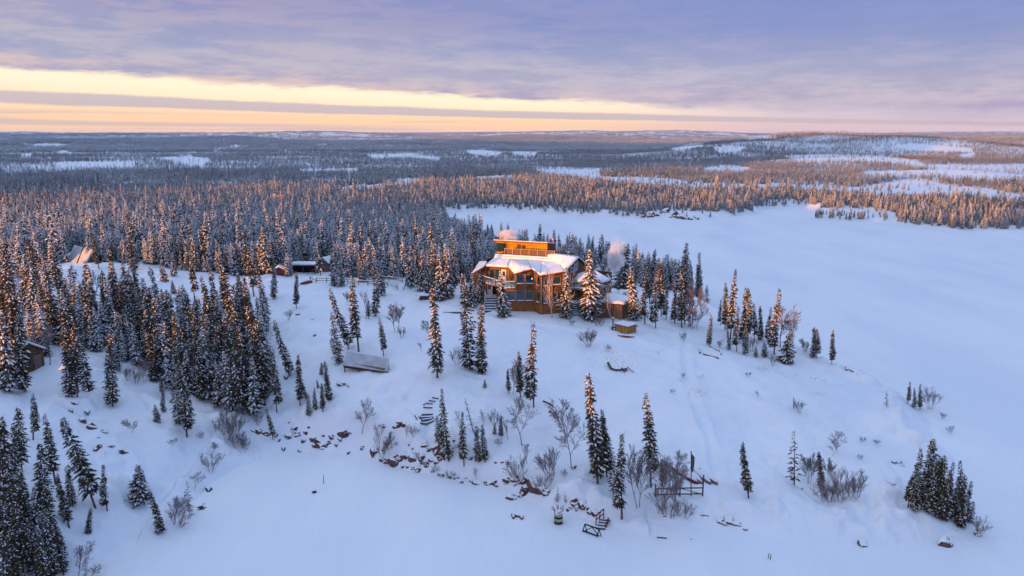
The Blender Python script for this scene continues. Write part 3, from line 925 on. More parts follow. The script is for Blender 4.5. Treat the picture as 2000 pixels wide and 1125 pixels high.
def scatter_forest():
    rs = np.random.RandomState(4)
    pts = []

    def ring(d0, d1, n, az0, az1):
        D = np.sqrt(rs.uniform(d0 ** 2, d1 ** 2, n)) if d1 < 350 else d0 + (d1 - d0) * rs.random_sample(n)
        A = R(1) * rs.uniform(az0, az1, n)
        return np.sin(A) * D, np.cos(A) * D, D

    X, Y, DD = [], [], []
    for d0, d1, n, a0, a1 in ((105, 350, 46000, -41, 41), (350, 700, 68000, -39, 39), (700, 1500, 88000, -38, 38),
                              (1500, 4000, 62000, -38, 38), (4000, 14500, 70000, -38, 38), (700, 1500, 36000, 4, 38), (60, 420, 9000, -88, -41), (420, 900, 3000, -70, -39)):
        a, b, c = ring(d0, d1, n, a0, a1)
        X.append(a)
        Y.append(b)
        DD.append(c)
    X, Y, D = map(np.concatenate, (X, Y, DD))
    # thin or thick patches
    dens = fbm(X / 60, Y / 60, 13, 3)
    keep = (rs.random_sample(len(X)) < .80 + .9 * dens)
    # bogs, burns and bare rock beyond the lake
    bare = fbm(X / 80, Y / 120, 207, 4) - .47 + .25 * (X < -60) * (D < 600)
    keep &= ~((D > 330) & (bare > .12) & ((D < 900) | (X > 0)) & (D < 2200) & (rs.random_sample(len(X)) < .9))
    keep &= ~((X > -25) & (X < 40) & (Y < 215) & (rs.random_sample(len(X)) < .45))
    X, Y, D = X[keep], Y[keep], D[keep]
    Z = ground_h(X, Y)
    sd = _sd_lake(X, Y)
    keep = (Z > .55) & (sd > 2.0)
    keep &= ~poly_in(X, Y, OPEN)
    # keep the near shore slope of the ridge free where the frame could see it
    X, Y, D, Z = X[keep], Y[keep], D[keep], Z[keep]
    H = 2.9 + 2.9 * rs.random_sample(len(X)) ** 1.3 + 1.6 * fbm(X / 45, Y / 45, 23, 2) + (1.5 + 2.5 * rs.random_sample(len(X))) * (rs.random_sample(len(X)) > .94)
    behind = (X > -25) & (X < 40) & (Y < 215)
    H = np.where(behind, H * 1.15, H)
    H = H * np.where(behind, 1.0, 1 + .28 * (1 - sstep(D, 130, 215)) - .27 * sstep(D, 240, 330))
    H = np.clip(H, 2.0, 11) * np.where((D > 300) & (rs.random_sample(len(X)) > .9), 1.45, 1.0)
    off_ = np.degrees(np.arctan2(X, Y)) < -40
    H = np.where(off_, H * 1.5, H)
    bx, by = to_px(X, Y, Z)
    tx, ty = to_px(X, Y, Z + H)
    bad = np.zeros(len(X), bool)
    for P in CLEAR:
        for f in (0.0, .5):
            bad |= poly_in(bx, by + (ty - by) * f, P)
    bad &= rs.random_sample(len(X)) > .05
    # clear ground in front of the a-frame and huts
    for (cx, cy, rx_, ry_) in ((150, 505, 24, 16), (640, 523, 22, 16), (592, 530, 26, 12), (550, 548, 14, 8), (796, 556, 14, 14)):
        for f in (0.0, .5, .9):
            yy = by + (ty - by) * f
            bad |= (((bx - cx) / rx_) ** 2 + ((yy - cy) / ry_) ** 2 < 1) & (D < 200)
    offl = (np.degrees(np.arctan2(X, Y)) < -39) & (Y > 55) & (Y < 330) & (X < -60)
    bad |= offl
    k = ~bad
    X, Y, Z, H, D, by, bx = X[k], Y[k], Z[k], H[k], D[k], by[k], bx[k]
    # young trees filling the gaps of the two big stands at the left
    for poly, n_, h0, h1 in (([(0, 520), (90, 540), (200, 590), (330, 640), (440, 600), (520, 640), (530, 800), (440, 800), (330, 760), (210, 720), (120, 700), (0, 700)], 300, 2.6, 8.0),
                             ([(-20, 880), (60, 900), (110, 1010), (130, 1125), (-20, 1125)], 18, 3.0, 6.0)):
        qx, qy = rs.uniform(-20, 540, n_ * 3), rs.uniform(500, 1125, n_ * 3)
        m_ = np.nonzero(poly_in(qx, qy, poly))[0][:n_]
        pp = np.array([place(qx[i], qy[i]) for i in m_])
        X, Y, Z = np.concatenate([X, pp[:, 0]]), np.concatenate([Y, pp[:, 1]]), np.concatenate([Z, pp[:, 2]])
        H = np.concatenate([H, rs.uniform(h0, h1, len(pp))])
        D = np.concatenate([D, np.hypot(pp[:, 0], pp[:, 1])])
        by, bx = np.concatenate([by, qy[m_]]), np.concatenate([bx, qx[m_]])
    return X, Y, Z, H, D, by, bx


fx, fy, fz, fh, fd, fby, fbx = scatter_forest()
print('forest', len(fx))
# the ones that show largest are single trees
inview = (fbx > -20) & (fbx < 2020) & (fby > 265)
order = np.argsort(np.where(inview, fd / fh, 1e9))
n_single = max(0, 298 - INDIV)
single = order[:n_single]
SEG = [(-99, 130, 'forest edge left of the A-frame'), (130, 330, 'forest edge right of the A-frame'), (330, 480, 'forest edge behind the big stand'), (480, 560, 'forest edge behind the lean-to'), (560, 640, 'forest edge behind the shed'), (640, 700, 'forest edge right of the shed'),
       (700, 790, 'forest edge behind the rail fence'), (790, 850, 'forest edge right of the rail fence'), (850, 930, 'forest edge just left of the lodge'), (930, 1090, 'trees behind the lodge'), (1090, 9999, 'trees behind the right of the lodge')]
STAND = ['young growth beside the small brown cabin', 'young growth below the A-frame', 'young growth above the snowy outcrop', 'young growth near the leaning stand',
         'young growth in the bottom left corner']
parts_ = [([i for i in single if x0 <= fbx[i] < x1 and not (fbx[i] < 560 and fby[i] >= 560)], ph) for x0, x1, ph in SEG]
for (x0, x1), ph in zip(((-99, 140), (140, 270), (270, 400), (400, 560)), STAND[:4]):
    parts_.append(([i for i in single if x0 <= fbx[i] < x1 and 560 <= fby[i] < 860], ph))
parts_.append(([i for i in single if fbx[i] < 560 and fby[i] >= 860], STAND[4]))
for seg, ph in parts_:
    seg = sorted(seg, key=lambda i: fbx[i])
    SEGN.append(len(seg))
    for k, i in enumerate(seg):
        form = 'w' if rng.random() < .6 else 's'
        add_spruce((fx[i], fy[i], fz[i]), fh[i], rng.uniform(-.05, .03), form,
                   '%s spruce, %s from the left in the %s' % (FORMS[form][2], ORD[min(k, len(ORD) - 1)], ph), 'spruces in the front edge of the dense forest' if 'young' not in ph else 'young spruces in the left stands', 1.1)
print('segments', SEGN)
rest = np.ones(len(fx), bool)
rest[single] = False


def forest_protos():
    col = bpy.data.collections.new('forest_kinds')
    protos = []

    def addp(b):
        me = b.mesh('forest_tree', ['shaded_needles', 'tree_snow', 'bark'])
        o = bpy.data.objects.new('forest_tree_%02d' % len(protos), me)
        col.objects.link(o)
        protos.append(o)
    for i in range(6):     # 0-5 mid detail, snow laden
        b = spruce_crown(rng, 10, .92 + .11 * i, .46, 7, fr=(.5, 1.0), ts=1.6, spikes=2, psnow=.98, t0=.08, power=.8, droop=.5, bend=.6, gaps=.08, snow_s=1.18)
        b.tube((0, 0, -.5), (0, 0, 9), .13, .03, 4, 2)
        addp(b)
    for i in range(3):     # 6-8 mid detail, slim and darker
        b = spruce_crown(rng, 10, .8 + .1 * i, .42, 6, fr=(.5, 1.0), ts=1.5, spikes=1, psnow=.42, t0=.12, power=.6, droop=.4, bend=.6, gaps=.08)
        b.tube((0, 0, -.5), (0, 0, 9), .13, .03, 4, 2)
        addp(b)
    for i in range(5):     # 9-13 far, light
        b = spruce_crown(rng, 10, 1.25 + .15 * i, 1.0, 5, fr=(.85,), ts=2.2, spikes=1, psnow=.72, t0=.06, power=.75, droop=.4, gaps=.05)
        addp(b)
    for i in range(4):     # 14-17 groups for the far hills
        b = MB()
        for k in range(7):
            s_ = spruce_crown(rng, rng.uniform(6, 10.5), 1.3, 2.0, 4, fr=(.8,), ts=3.2, spikes=0, psnow=.85, t0=.05, power=.8, droop=.3)
            ox, oy = rng.uniform(-8, 8), rng.uniform(-5, 5)
            b.add([(v[0] + ox, v[1] + oy, v[2]) for v in s_.v], s_.f, 0)
            b.m[-len(s_.m):] = s_.m
        addp(b)
    return col


def build_forest():
    col = forest_protos()
    rs = np.random.RandomState(9)
    X, Y, Z, H, D = (a[rest] for a in (fx, fy, fz, fh, fd))
    n = len(X)
    kind = np.zeros(n, np.int32)
    u = rs.random_sample(n) + .75 * np.maximum(fbm(X / 55, Y / 75, 91, 3), -.12) - .02 + .06 * (D > 300)
    kind[:] = np.where(u < .84, rs.randint(0, 6, n), rs.randint(6, 9, n))
    far = D > 480
    kind = np.where(far, np.where(u < .95, rs.randint(9, 14, n), rs.randint(6, 9, n)), kind)
    vfar = D > 1500
    kind = np.where(vfar, rs.randint(14, 18, n), kind)
    sc = np.where(vfar, rs.uniform(.7, 1.1, n), H / 10.0)
    w = np.where(vfar, 1.0 + D / 3500.0, sc * .4 + .6 * sc ** .6)
    me = bpy.data.meshes.new('forest')
    me.vertices.add(n)
    me.vertices.foreach_set('co', np.stack([X, Y, Z], 1).astype(np.float32).ravel())
    for nm, ty, val in (('kind_i', 'INT', kind), ('turn', 'FLOAT_VECTOR', np.stack([rs.uniform(-.05, .05, n), rs.uniform(-.05, .05, n), rs.uniform(0, 6.28, n)], 1)),
                        ('size', 'FLOAT_VECTOR', np.stack([w, w, sc], 1))):
        at = me.attributes.new(nm, ty, 'POINT')
        if ty == 'INT':
            at.data.foreach_set('value', val.astype(np.int32))
        else:
            at.data.foreach_set('vector', val.astype(np.float32).ravel())
    me.update()
    o = bpy.data.objects.new('forest', me)
    COL.objects.link(o)
    tag(o, 'dense snowy spruce forest stretching to the horizon', kind='stuff')
    ng = bpy.data.node_groups.new('forest_nodes', 'GeometryNodeTree')
    ng.interface.new_socket('Geometry', in_out='INPUT', socket_type='NodeSocketGeometry')
    ng.interface.new_socket('Geometry', in_out='OUTPUT', socket_type='NodeSocketGeometry')
    N, L = ng.nodes, ng.links
    gi, go = N.new('NodeGroupInput'), N.new('NodeGroupOutput')
    ip = N.new('GeometryNodeInstanceOnPoints')
    ci = N.new('GeometryNodeCollectionInfo')
    ci.inputs['Collection'].default_value = col
    ci.inputs['Separate Children'].default_value = True
    ci.inputs['Reset Children'].default_value = True

    def attr(nm, ty):
        a = N.new('GeometryNodeInputNamedAttribute')
        a.data_type = ty
        a.inputs['Name'].default_value = nm
        return a.outputs['Attribute']
    L.new(gi.outputs[0], ip.inputs['Points'])
    L.new(ci.outputs[0], ip.inputs['Instance'])
    ip.inputs['Pick Instance'].default_value = True
    L.new(attr('kind_i', 'INT'), ip.inputs['Instance Index'])
    L.new(attr('turn', 'FLOAT_VECTOR'), ip.inputs['Rotation'])
    L.new(attr('size', 'FLOAT_VECTOR'), ip.inputs['Scale'])
    L.new(ip.outputs[0], go.inputs[0])
    md = o.modifiers.new('forest', 'NODES')
    md.node_group = ng


build_forest()

#PART2

# ------------------------------------------------------------------ bare trees and bushes
def bare_mesh(rng, H, spread, stems, depth, r0, mats, smin=.022, frost=.0, kinks=3, ang=.55, lean_out=.25):
    b = MB()

    def grow(p, d, L, r, k):
        n = kinks if k == 0 else 2
        q = Vector(p)
        dd = Vector(d)
        for i in range(n):
            nd = (dd + Vector((rng.uniform(-.16, .16), rng.uniform(-.16, .16), rng.uniform(-.02, .10)))).normalized()
            e = q + nd * (L / n)
            b.tube(q, e, max(r * (1 - .35 * i / n), smin), max(r * (1 - .35 * (i + 1) / n), smin * .8), 3 if k else 5, 1 if (k >= depth - 1 and rng.random() < .6) else 0, cap=False)
            if k < depth and (i > 0 or k > 0):
                for _ in range(rng.choice((1, 2, 2)) if k < 2 else 2):
                    a = rng.random() * 6.28
                    s_ = nd.orthogonal().normalized()
                    s_ = Matrix.Rotation(a, 3, nd) @ s_
                    bd = (nd * math.cos(ang) + s_ * math.sin(ang) * spread + Vector((0, 0, .12))).normalized()
                    grow(q + (e - q) * rng.uniform(.3, 1), bd, L * rng.uniform(.42, .62), r * .5, k + 1)
            q, dd = e, nd
        if k < depth:
            for _ in range(2):
                s_ = Matrix.Rotation(rng.random() * 6.28, 3, dd) @ dd.orthogonal().normalized()
                grow(q, (dd * .9 + s_ * .45 * spread).normalized(), L * rng.uniform(.38, .55), r * .5, k + 1)

    for s_ in range(stems):
        a = 6.28 * s_ / max(1, stems) + rng.uniform(-.4, .4)
        o = lean_out if stems > 1 else .03
        d = Vector((math.cos(a) * o * rng.uniform(.5, 1.6), math.sin(a) * o * rng.uniform(.5, 1.6), 1)).normalized()
        grow(Vector((math.cos(a) * .1, math.sin(a) * .1, -.15)), d, H * rng.uniform(.5, .68), r0 * rng.uniform(.7, 1), 0)
    zmax = max(v[2] for v in b.v)
    k = H / zmax
    b.v = [(v[0] * k, v[1] * k, v[2] * k) for v in b.v]
    return b.mesh('bare_branches', mats)


rng = random.Random(5)
BARE = {
    'wide': [bare_mesh(rng, 4, 1.0, 1, 4, .05, ['twig', 'frost_twig'], ang=.6, smin=.0085, kinks=4) for _ in range(4)],
    'thin': [bare_mesh(rng, 4, .55, 1, 3, .04, ['twig', 'frost_twig'], ang=.4, smin=.009, kinks=4) for _ in range(3)],
    'bush': [bare_mesh(rng, 2, .7, 7, 3, .018, ['twig', 'frost_twig'], smin=.0055, lean_out=.35, kinks=3) for _ in range(4)],
    'frost': [bare_mesh(rng, 4, .7, 2, 4, .035, ['twig', 'frost_twig'], lean_out=.12, smin=.0085, kinks=4) for _ in range(3)],
    'red': [bare_mesh(rng, 2, .6, 10, 2, .018, ['red_twig', 'twig'], smin=.0065, lean_out=.35, kinks=3) for _ in range(2)],
    'birch': [bare_mesh(rng, 6, .6, 1, 2, .085, ['birch_bark', 'twig'], kinks=7, ang=.6, smin=.014) for _ in range(3)],
}
BNAME = {'wide': ('bare_tree', 'bare spreading tree', 'tree'), 'thin': ('bare_tree', 'thin bare tree', 'tree'), 'bush': ('bush', 'leafless twiggy bush', 'bush'),
         'frost': ('frosted_bush', 'frosted pale bush', 'bush'), 'red': ('bush', 'reddish brown bush', 'bush'), 'birch': ('birch_tree', 'white-barked birch', 'tree')}
BCL = [
    ('on the bank above the bay', Z5, [(880, 200, 893, 480, 'wide'), (1140, 215, 1130, 465, 'wide'), (1180, 290, 1162, 600, 'wide'), (1030, 480, 1065, 645, 'bush'), (1000, 520, 1040, 640, 'bush'), (860, 530, 880, 690, 'bush'),
                   (1010, 620, 1010, 740, 'bush'), (925, 450, 928, 585, 'thin'), (555, 290, 560, 400, 'thin'), (745, 285, 745, 370, 'bush'), (20, 215, 15, 412, 'wide'),
                   (140, 390, 130, 570, 'frost'), (95, 370, 125, 560, 'thin'), (260, 370, 262, 430, 'thin'), (305, 370, 300, 432, 'bush'), (770, 440, 770, 482, 'bush'),
                   (860, 10, 855, 200, 'frost'), (815, 330, 818, 442, 'thin'), (680, 290, 683, 370, 'thin'), (1130, 610, 1130, 650, 'bush'), (420, 590, 425, 625, 'bush'), (500, 620, 500, 660, 'bush'), (330, 500, 340, 600, 'thin'), (620, 610, 650, 665, 'thin')]),
    ('around the flagpole by the shore', Z6, [(395, 465, 412, 818, 'frost'), (625, 500, 625, 640, 'wide'), (565, 540, 552, 780, 'frost'), (600, 560, 595, 872, 'frost'), (655, 770, 632, 862, 'red'),
                   (525, 790, 560, 865, 'bush'), (700, 790, 672, 880, 'bush'), (430, 480, 432, 692, 'thin'), (540, 700, 535, 850, 'bush'), (620, 780, 600, 875, 'bush')]),
    ('dotted over the right slope', Z6, [(1295, 222, 1297, 300, 'bush'), (1020, 72, 1018, 102, 'bush'), (1065, 182, 1066, 216, 'thin'), (1340, 520, 1345, 690, 'frost'), (600, 170, 600, 190, 'bush'), (660, 80, 660, 102, 'bush')]),
    ('on the slope behind the right shore', Z7, [(315, 540, 300, 642, 'wide'), (283, 580, 282, 652, 'wide'), (400, 710, 388, 840, 'bush'), (270, 740, 270, 852, 'red'), (340, 740, 320, 855, 'bush'), (182, 650, 182, 772, 'frost'),
                   (715, 350, 710, 448, 'bush'), (800, 520, 800, 552, 'bush'), (935, 920, 930, 1010, 'bush'), (272, 660, 274, 765, 'frost'), (160, 150, 165, 198, 'bush'), (415, 570, 415, 592, 'bush'), (480, 580, 480, 602, 'bush'),
                   (405, 650, 405, 668, 'bush'), (770, 462, 770, 492, 'bush'), (240, 770, 245, 850, 'bush'), (300, 780, 295, 855, 'bush'), (370, 760, 362, 838, 'bush'), (300, 700, 310, 790, 'red')]),
    ('along the brow right of the lodge', Z8, [(720, 600, 690, 802, 'wide'), (662, 480, 650, 790, 'frost'), (1195, 960, 1190, 1042, 'bush'), (1340, 740, 1320, 905, 'wide'), (1262, 620, 1245, 925, 'wide'),
                   (1410, 860, 1400, 950, 'frost'), (612, 820, 612, 882, 'bush'), (-5, 800, 0, 918, 'bush'), (125, 900, 125, 950, 'bush'), (840, 870, 850, 925, 'bush'), (1045, 850, 1050, 950, 'bush'), (680, 640, 668, 800, 'bush')]),
    ('on the snow between the fence and the lodge', Z4, [(905, 250, 905, 422, 'wide'), (930, 260, 915, 420, 'wide'), (745, 180, 745, 342, 'thin'), (940, 385, 940, 452, 'bush'), (1070, 340, 1095, 445, 'wide'), (1045, 470, 1048, 525, 'thin'),
                   (1240, 500, 1245, 600, 'bush'), (640, 190, 640, 270, 'frost')]),
    ('left of the long grey roof', Z4, [(320, 290, 320, 352, 'bush'), (190, 400, 200, 505, 'wide'), (332, 575, 332, 645, 'frost'), (30, 860, 25, 1000, 'bush'), (150, 860, 150, 932, 'bush'),
                   (80, 1000, 85, 1062, 'bush'), (-10, 900, -20, 1010, 'bush'), (60, 960, 40, 1040, 'frost'), (700, 880, 705, 900, 'bush')]),
    ('at the lower left', Z3, [(945, 690, 945, 848, 'wide'), (975, 710, 960, 850, 'bush'), (1072, 560, 1060, 655, 'wide'), (1142, 450, 1148, 562, 'bush'), (1225, 190, 1250, 352, 'bush'), (712, 260, 720, 348, 'frost'), (1270, 350, 1275, 432, 'bush'),
                   (1320, 370, 1320, 432, 'bush'), (430, 960, 425, 1135, 'wide'), (500, 1070, 495, 1135, 'wide'), (1000, 820, 985, 862, 'bush'), (1180, 280, 1172, 342, 'bush'), (935, 375, 935, 412, 'bush'), (1088, 345, 1085, 380, 'bush'), (1170, 400, 1165, 450, 'frost')]),
    ('among the big left stand', Z2, [(500, 405, 520, 570, 'frost'), (545, 480, 560, 610, 'frost'), (240, 700, 270, 935, 'wide'), (200, 690, 215, 840, 'frost'), (965, 545, 980, 622, 'bush'), (905, 850, 900, 962, 'wide'),
                   (930, 880, 940, 1012, 'bush'), (700, 940, 700, 1022, 'bush'), (755, 960, 750, 1042, 'bush'), (985, 520, 1000, 602, 'wide'), (860, 800, 850, 960, 'frost'), (950, 760, 955, 900, 'frost'), (800, 880, 790, 1040, 'frost'), (1080, 860, 1085, 1000, 'bush')]),
    ('close in front of the lodge', Z1, [(880, 440, 862, 870, 'birch'), (985, 470, 945, 866, 'birch'), (1350, 545, 1368, 885, 'birch'), (1262, 860, 1270, 940, 'red'), (1235, 880, 1235, 935, 'red'), (1030, 880, 1030, 935, 'bush'), (1175, 955, 1165, 1108, 'bush')]),
]
nb_ = 0
for phrase, Z, lst in BCL:
    bykind = {}
    for a in sorted(lst, key=lambda a: a[2]):
        bykind.setdefault(BNAME[a[4]][1], []).append(a)
    for kindname, items in bykind.items():
        for k, a in enumerate(items):
            tx, ty, bx, by, form = Z(a)
            base = place(bx, by)
            tip = at_y(tx, ty, base[1])
            hgt = max(.5, tip[2] - base[2])
            lean = max(-.3, min(.3, math.atan2(tip[0] - base[0], hgt)))
            nm, ds, cat = BNAME[form]
            me = BARE[form][rng.randrange(len(BARE[form]))]
            o = bpy.data.objects.new(nm, me)
            COL.objects.link(o)
            s = hgt / {'wide': 4, 'thin': 4, 'bush': 2, 'frost': 4, 'red': 2, 'birch': 6}[form]
            w = s if s > .8 else (s * .6 + .8 * .4)
            o.matrix_world = Matrix.Translation(Vector([float(v) for v in base])) @ Matrix.Rotation(lean, 4, 'Y') @ Matrix.Rotation(rng.random() * 6.28, 4, 'Z') @ Matrix.Diagonal((w, w, s, 1))
            tag(o, ('%s %s' % (ds, phrase)) + (', %s from the left' % ORD[k] if len(items) > 1 else ''), cat, {'tree': 'bare trees on the peninsula', 'bush': 'leafless bushes on the peninsula'}[cat])
            nb_ += 1
print('bare', nb_)

# dead snag with stubby side twigs
base = place(*Z5((0, 0, 636, 407))[2:4])
tip = at_y(*Z5((585, 218, 0, 0))[0:2], base[1])
b = MB()
p0, p1 = Vector(base), Vector(tip)
b.tube(p0 - Vector((0, 0, .3)), p1, .07, .02, 5)
for i in range(46):
    f = rng.uniform(.18, .98)
    c = p0.lerp(p1, f)
    a = rng.random() * 6.28
    L = .75 * (1.15 - f)
    b.tube(c, c + Vector((math.cos(a) * L, math.sin(a) * L, -.12 * L)), .022, .012, 3, 0, cap=False)
o = b.build('dead_tree', 'dead_bark')
tag(o, 'thin dead leaning snag with short twigs on the bank above the bay', 'tree')


# ------------------------------------------------------------------ rocks
def rock_mesh(seed, flat=.5):
    b = MB()
    b.blob((0, 0, 0), (1, .72, flat), seed=seed, sub=2, rough=.34)
    # planar facets: snap vertices outward to a few random planes
    r = random.Random(seed)
    pl = []
    for _ in range(9):
        n = Vector((r.uniform(-1, 1), r.uniform(-1, 1), r.uniform(-.7, 1))).normalized()
        pl.append((n, r.uniform(.45, .75)))
    vs = []
    for v in b.v:
        v = Vector(v)
        for n, d in pl:
            k = v.dot(n) - d
            if k > 0:
                v = v - n * k
        vs.append(tuple(v))
    b.v = vs
    return b.mesh('rock', ['rock'])


ROCKM = [rock_mesh(i + 1, .55 + .1 * (i % 3)) for i in range(8)]
GROCKM = []
for m in ROCKM[:4]:
    g = m.copy()
    g.materials.clear()
    g.materials.append(MATS['grey_rock'])
    GROCKM.append(g)
ROCKS = [
    ('on the rocky bank left of the bay', lambda x, y: (450 + x / 2.812, 500 + y / 2.812), 2.812, [(150, 965, 34), (185, 980, 34), (125, 960, 24), (352, 958, 36), (372, 982, 30), (320, 1000, 36, 'g'), (480, 1040, 66), (515, 1052, 46), (620, 990, 48),
      (655, 970, 24), (560, 1000, 24), (510, 990, 18), (290, 1060, 22), (380, 1070, 18), (400, 1015, 24), (325, 912, 12), (430, 940, 14), (580, 1040, 18), (250, 990, 18), (265, 1018, 14), (455, 1015, 30), (540, 1030, 28), (600, 1010, 22), (410, 975, 20)]),
    ('poking from the snow above the bay', lambda x, y: (450 + x / 2.812, 500 + y / 2.812), 2.812, [(600, 712, 24), (622, 710, 26), (645, 716, 16), (305, 670, 26), (460, 440, 14), (370, 325, 18), (450, 350, 12), (725, 1055, 22), (645, 1085, 18)]),
    ('in the red broken bank at the centre', lambda x, y: (700 + x / 2.812, 700 + y / 2.812), 2.812, [(20, 495, 18), (80, 520, 34), (100, 512, 24), (130, 560, 18), (160, 570, 28), (205, 575, 48), (228, 555, 34), (262, 537, 34), (298, 558, 42), (345, 555, 30),
      (365, 478, 30), (385, 500, 26), (410, 495, 26), (435, 510, 44), (440, 555, 30), (460, 530, 26), (375, 590, 24), (330, 610, 30), (410, 625, 24), (245, 600, 16), (430, 570, 22), (350, 575, 24), (400, 560, 22), (270, 600, 16), (300, 605, 16), (185, 560, 22)]),
    ('just above the red broken bank', lambda x, y: (700 + x / 2.812, 700 + y / 2.812), 2.812, [(225, 370, 40), (250, 366, 22), (205, 376, 22), (120, 370, 24), (145, 372, 20), (545, 480, 30), (525, 455, 14), (617, 553, 20), (635, 497, 18), (600, 500, 16), (280, 470, 14, 'g'), (300, 492, 14, 'g')]),
    ('along the low shore right of the red bank', lambda x, y: (700 + x / 2.812, 700 + y / 2.812), 2.812, [(560, 685, 24), (640, 692, 20), (660, 690, 26), (735, 698, 46), (705, 694, 26), (760, 700, 20), (545, 655, 14), (590, 660, 18), (460, 650, 22), (500, 660, 20), (480, 655, 16), (755, 572, 14), (820, 580, 26), (790, 574, 14), (620, 680, 14), (525, 665, 14), (440, 640, 16)]),
    ('in the ledges below the round bush', lambda x, y: (700 + x / 2.812, 700 + y / 2.812), 2.812, [(850, 772, 40), (880, 765, 26), (910, 745, 40), (820, 675, 30), (860, 668, 40), (895, 676, 30), (930, 680, 40), (950, 712, 30), (975, 730, 60), (1010, 735, 34), (1038, 745, 32), (810, 690, 18), (860, 700, 18)]),
    ('on the point beside the red handrail steps', lambda x, y: (700 + x / 2.812, 700 + y / 2.812), 2.812, [(1165, 825, 24), (1185, 800, 40), (1205, 812, 34), (1240, 815, 38), (1255, 828, 20), (1275, 850, 22), (1300, 855, 28), (1320, 850, 18), (1150, 832, 16), (1185, 605, 20), (1200, 830, 18)]),
    ('bare on the flat snow near the canoes', lambda x, y: (1100 + x / 2.812, 700 + y / 2.812), 2.812, [(866, 902, 30), (888, 912, 26), (915, 902, 42), (945, 910, 34), (966, 914, 18), (1002, 944, 18), (710, 996, 12), (560, 866, 14)]),
    ('near the right shore point', lambda x, y: (1500 + x / 2.25, 600 + y / 2.25), 2.25, [(790, 1047, 40), (420, 1048, 30, 'g'), (575, 695, 34, 'g'), (535, 775, 14), (555, 779, 14), (925, 1003, 20), (930, 985, 14), (340, 845, 12), (150, 800, 10)]),
    ('at the lower left of the bay', lambda x, y: (x / 2.778, 720 + y / 2.778), 2.778, [(1130, 660, 34), (1085, 764, 30), (1108, 735, 10)]),
    ('in the snowy outcrop at left', lambda x, y: (x / 2.778, 720 + y / 2.778), 2.778, [(500, 325, 50), (525, 440, 44), (655, 458, 42), (560, 345, 30), (400, 190, 36, 'g'), (385, 235, 24), (445, 290, 46, 'g'), (530, 375, 14), (540, 432, 18), (570, 458, 12), (470, 240, 40, 'g'), (600, 425, 34, 'g')]),
    ('on the far shore across the lake', lambda x, y: (1150 + x / 3.309, 400 + y / 3.309), 3.309, [(350, 82, 24), (410, 75, 34), (445, 72, 20), (500, 50, 34), (560, 75, 40), (585, 84, 24), (620, 88, 34), (655, 96, 26), (685, 80, 20), (700, 92, 18), (385, 80, 16), (530, 84, 18)]),
]
nr = 0
for phrase, fn, sc, lst in ROCKS:
    lst = sorted(lst, key=lambda a: a[0])
    for k, a in enumerate(lst):
        px, py = fn(a[0], a[1])
        p = place(px, py)
        D = math.hypot(p[1], CAMZ - p[2])
        w = a[2] / sc * D / FPX * (.6 if 'outcrop' in phrase else .86)
        grey = len(a) > 3
        o = bpy.data.objects.new('rock', (GROCKM if grey else ROCKM)[rng.randrange(4 if grey else 8)])
        COL.objects.link(o)
        fl = rng.uniform(.75, 1.25)
        o.matrix_world = Matrix.Translation((p[0], p[1] + w * .25, p[2] + w * .07)) @ Matrix.Rotation(rng.uniform(-.6, .6), 4, 'Z') @ Matrix.Rotation(rng.uniform(-.3, .3), 4, 'Y') @ Matrix.Rotation(rng.uniform(-.25, .1), 4, 'X') @ Matrix.Diagonal((w * 1.2, w * 1.0, w * fl * 1.25, 1))
        size = 'large ' if a[2] > 38 else 'small ' if a[2] < 20 else ''
        tag(o, '%s%s rock %s, %s from the left' % (size, 'grey' if grey else 'reddish', phrase, ORD[k]), 'rock', 'rocks showing through the snow')
        nr += 1
print('rocks', nr)

# dry grass tips
b = MB()
for (px, py, n, sp) in ((1365, 765, 40, 1.1), (1490, 722, 40, 1.2), (1215, 705, 70, 2.2), (1190, 706, 40, 2.0), (1368, 738, 20, .6), (1225, 845, 12, .6), (1330, 742, 16, .8), (1290, 690, 16, 1.0), (1545, 735, 30, 2.0), (1600, 770, 20, 1.2),
                        (1610, 745, 14, .9), (800, 845, 20, 1.0), (470, 870, 60, 2.2), (455, 862, 50, 1.8), (1590, 740, 12, .5), (1560, 660, 20, 1), (1200, 640, 30, 1.4)):
    c = place(px, py)
    for _ in range(n):
        x, y = c[0] + rng.gauss(0, sp * .5), c[1] + rng.gauss(0, sp * .5)
        z = float(ground_h(x, y)[0])
        h = rng.uniform(.12, .4)
        dx, dy = rng.uniform(-.18, .18), rng.uniform(-.18, .18)
        b.add([(x - .02, y, z - .05), (x + .02, y, z - .05), (x + dx, y + dy, z + h)], [(0, 1, 2)])
o = b.build('grass', 'dry_grass')
tag(o, 'tan dry grass tips poking through the snow', kind='stuff')


# ------------------------------------------------------------------ the lodge
G = 6.3
lodge = thing('log_lodge', (3.0, 110.0, 7.0), 'large brown log lodge with stacked snowy roofs and orange top storey', 'lodge')


def P3(px, py, z):
    return tuple(up(px, py, z))


def zz(x, y):
    return 880 + x / 4.3275, 420 + y / 4.3275


WL0, WL1 = (-6.7, 116.2), (-4.2, 113.3)
W1b = (-.65, 112.1)
W2a, W2b = (.62, 108.15), (3.45, 108.3)
W3a, W3b = (4.45, 106.25), (7.75, 107.0)
W4p, W4b = (10.05, 110.3), (11.6, 113.2)


def put(name, mat, fn, parent=lodge):
    b = MB()
    fn(b)
    return b.build(name, mat, parent)


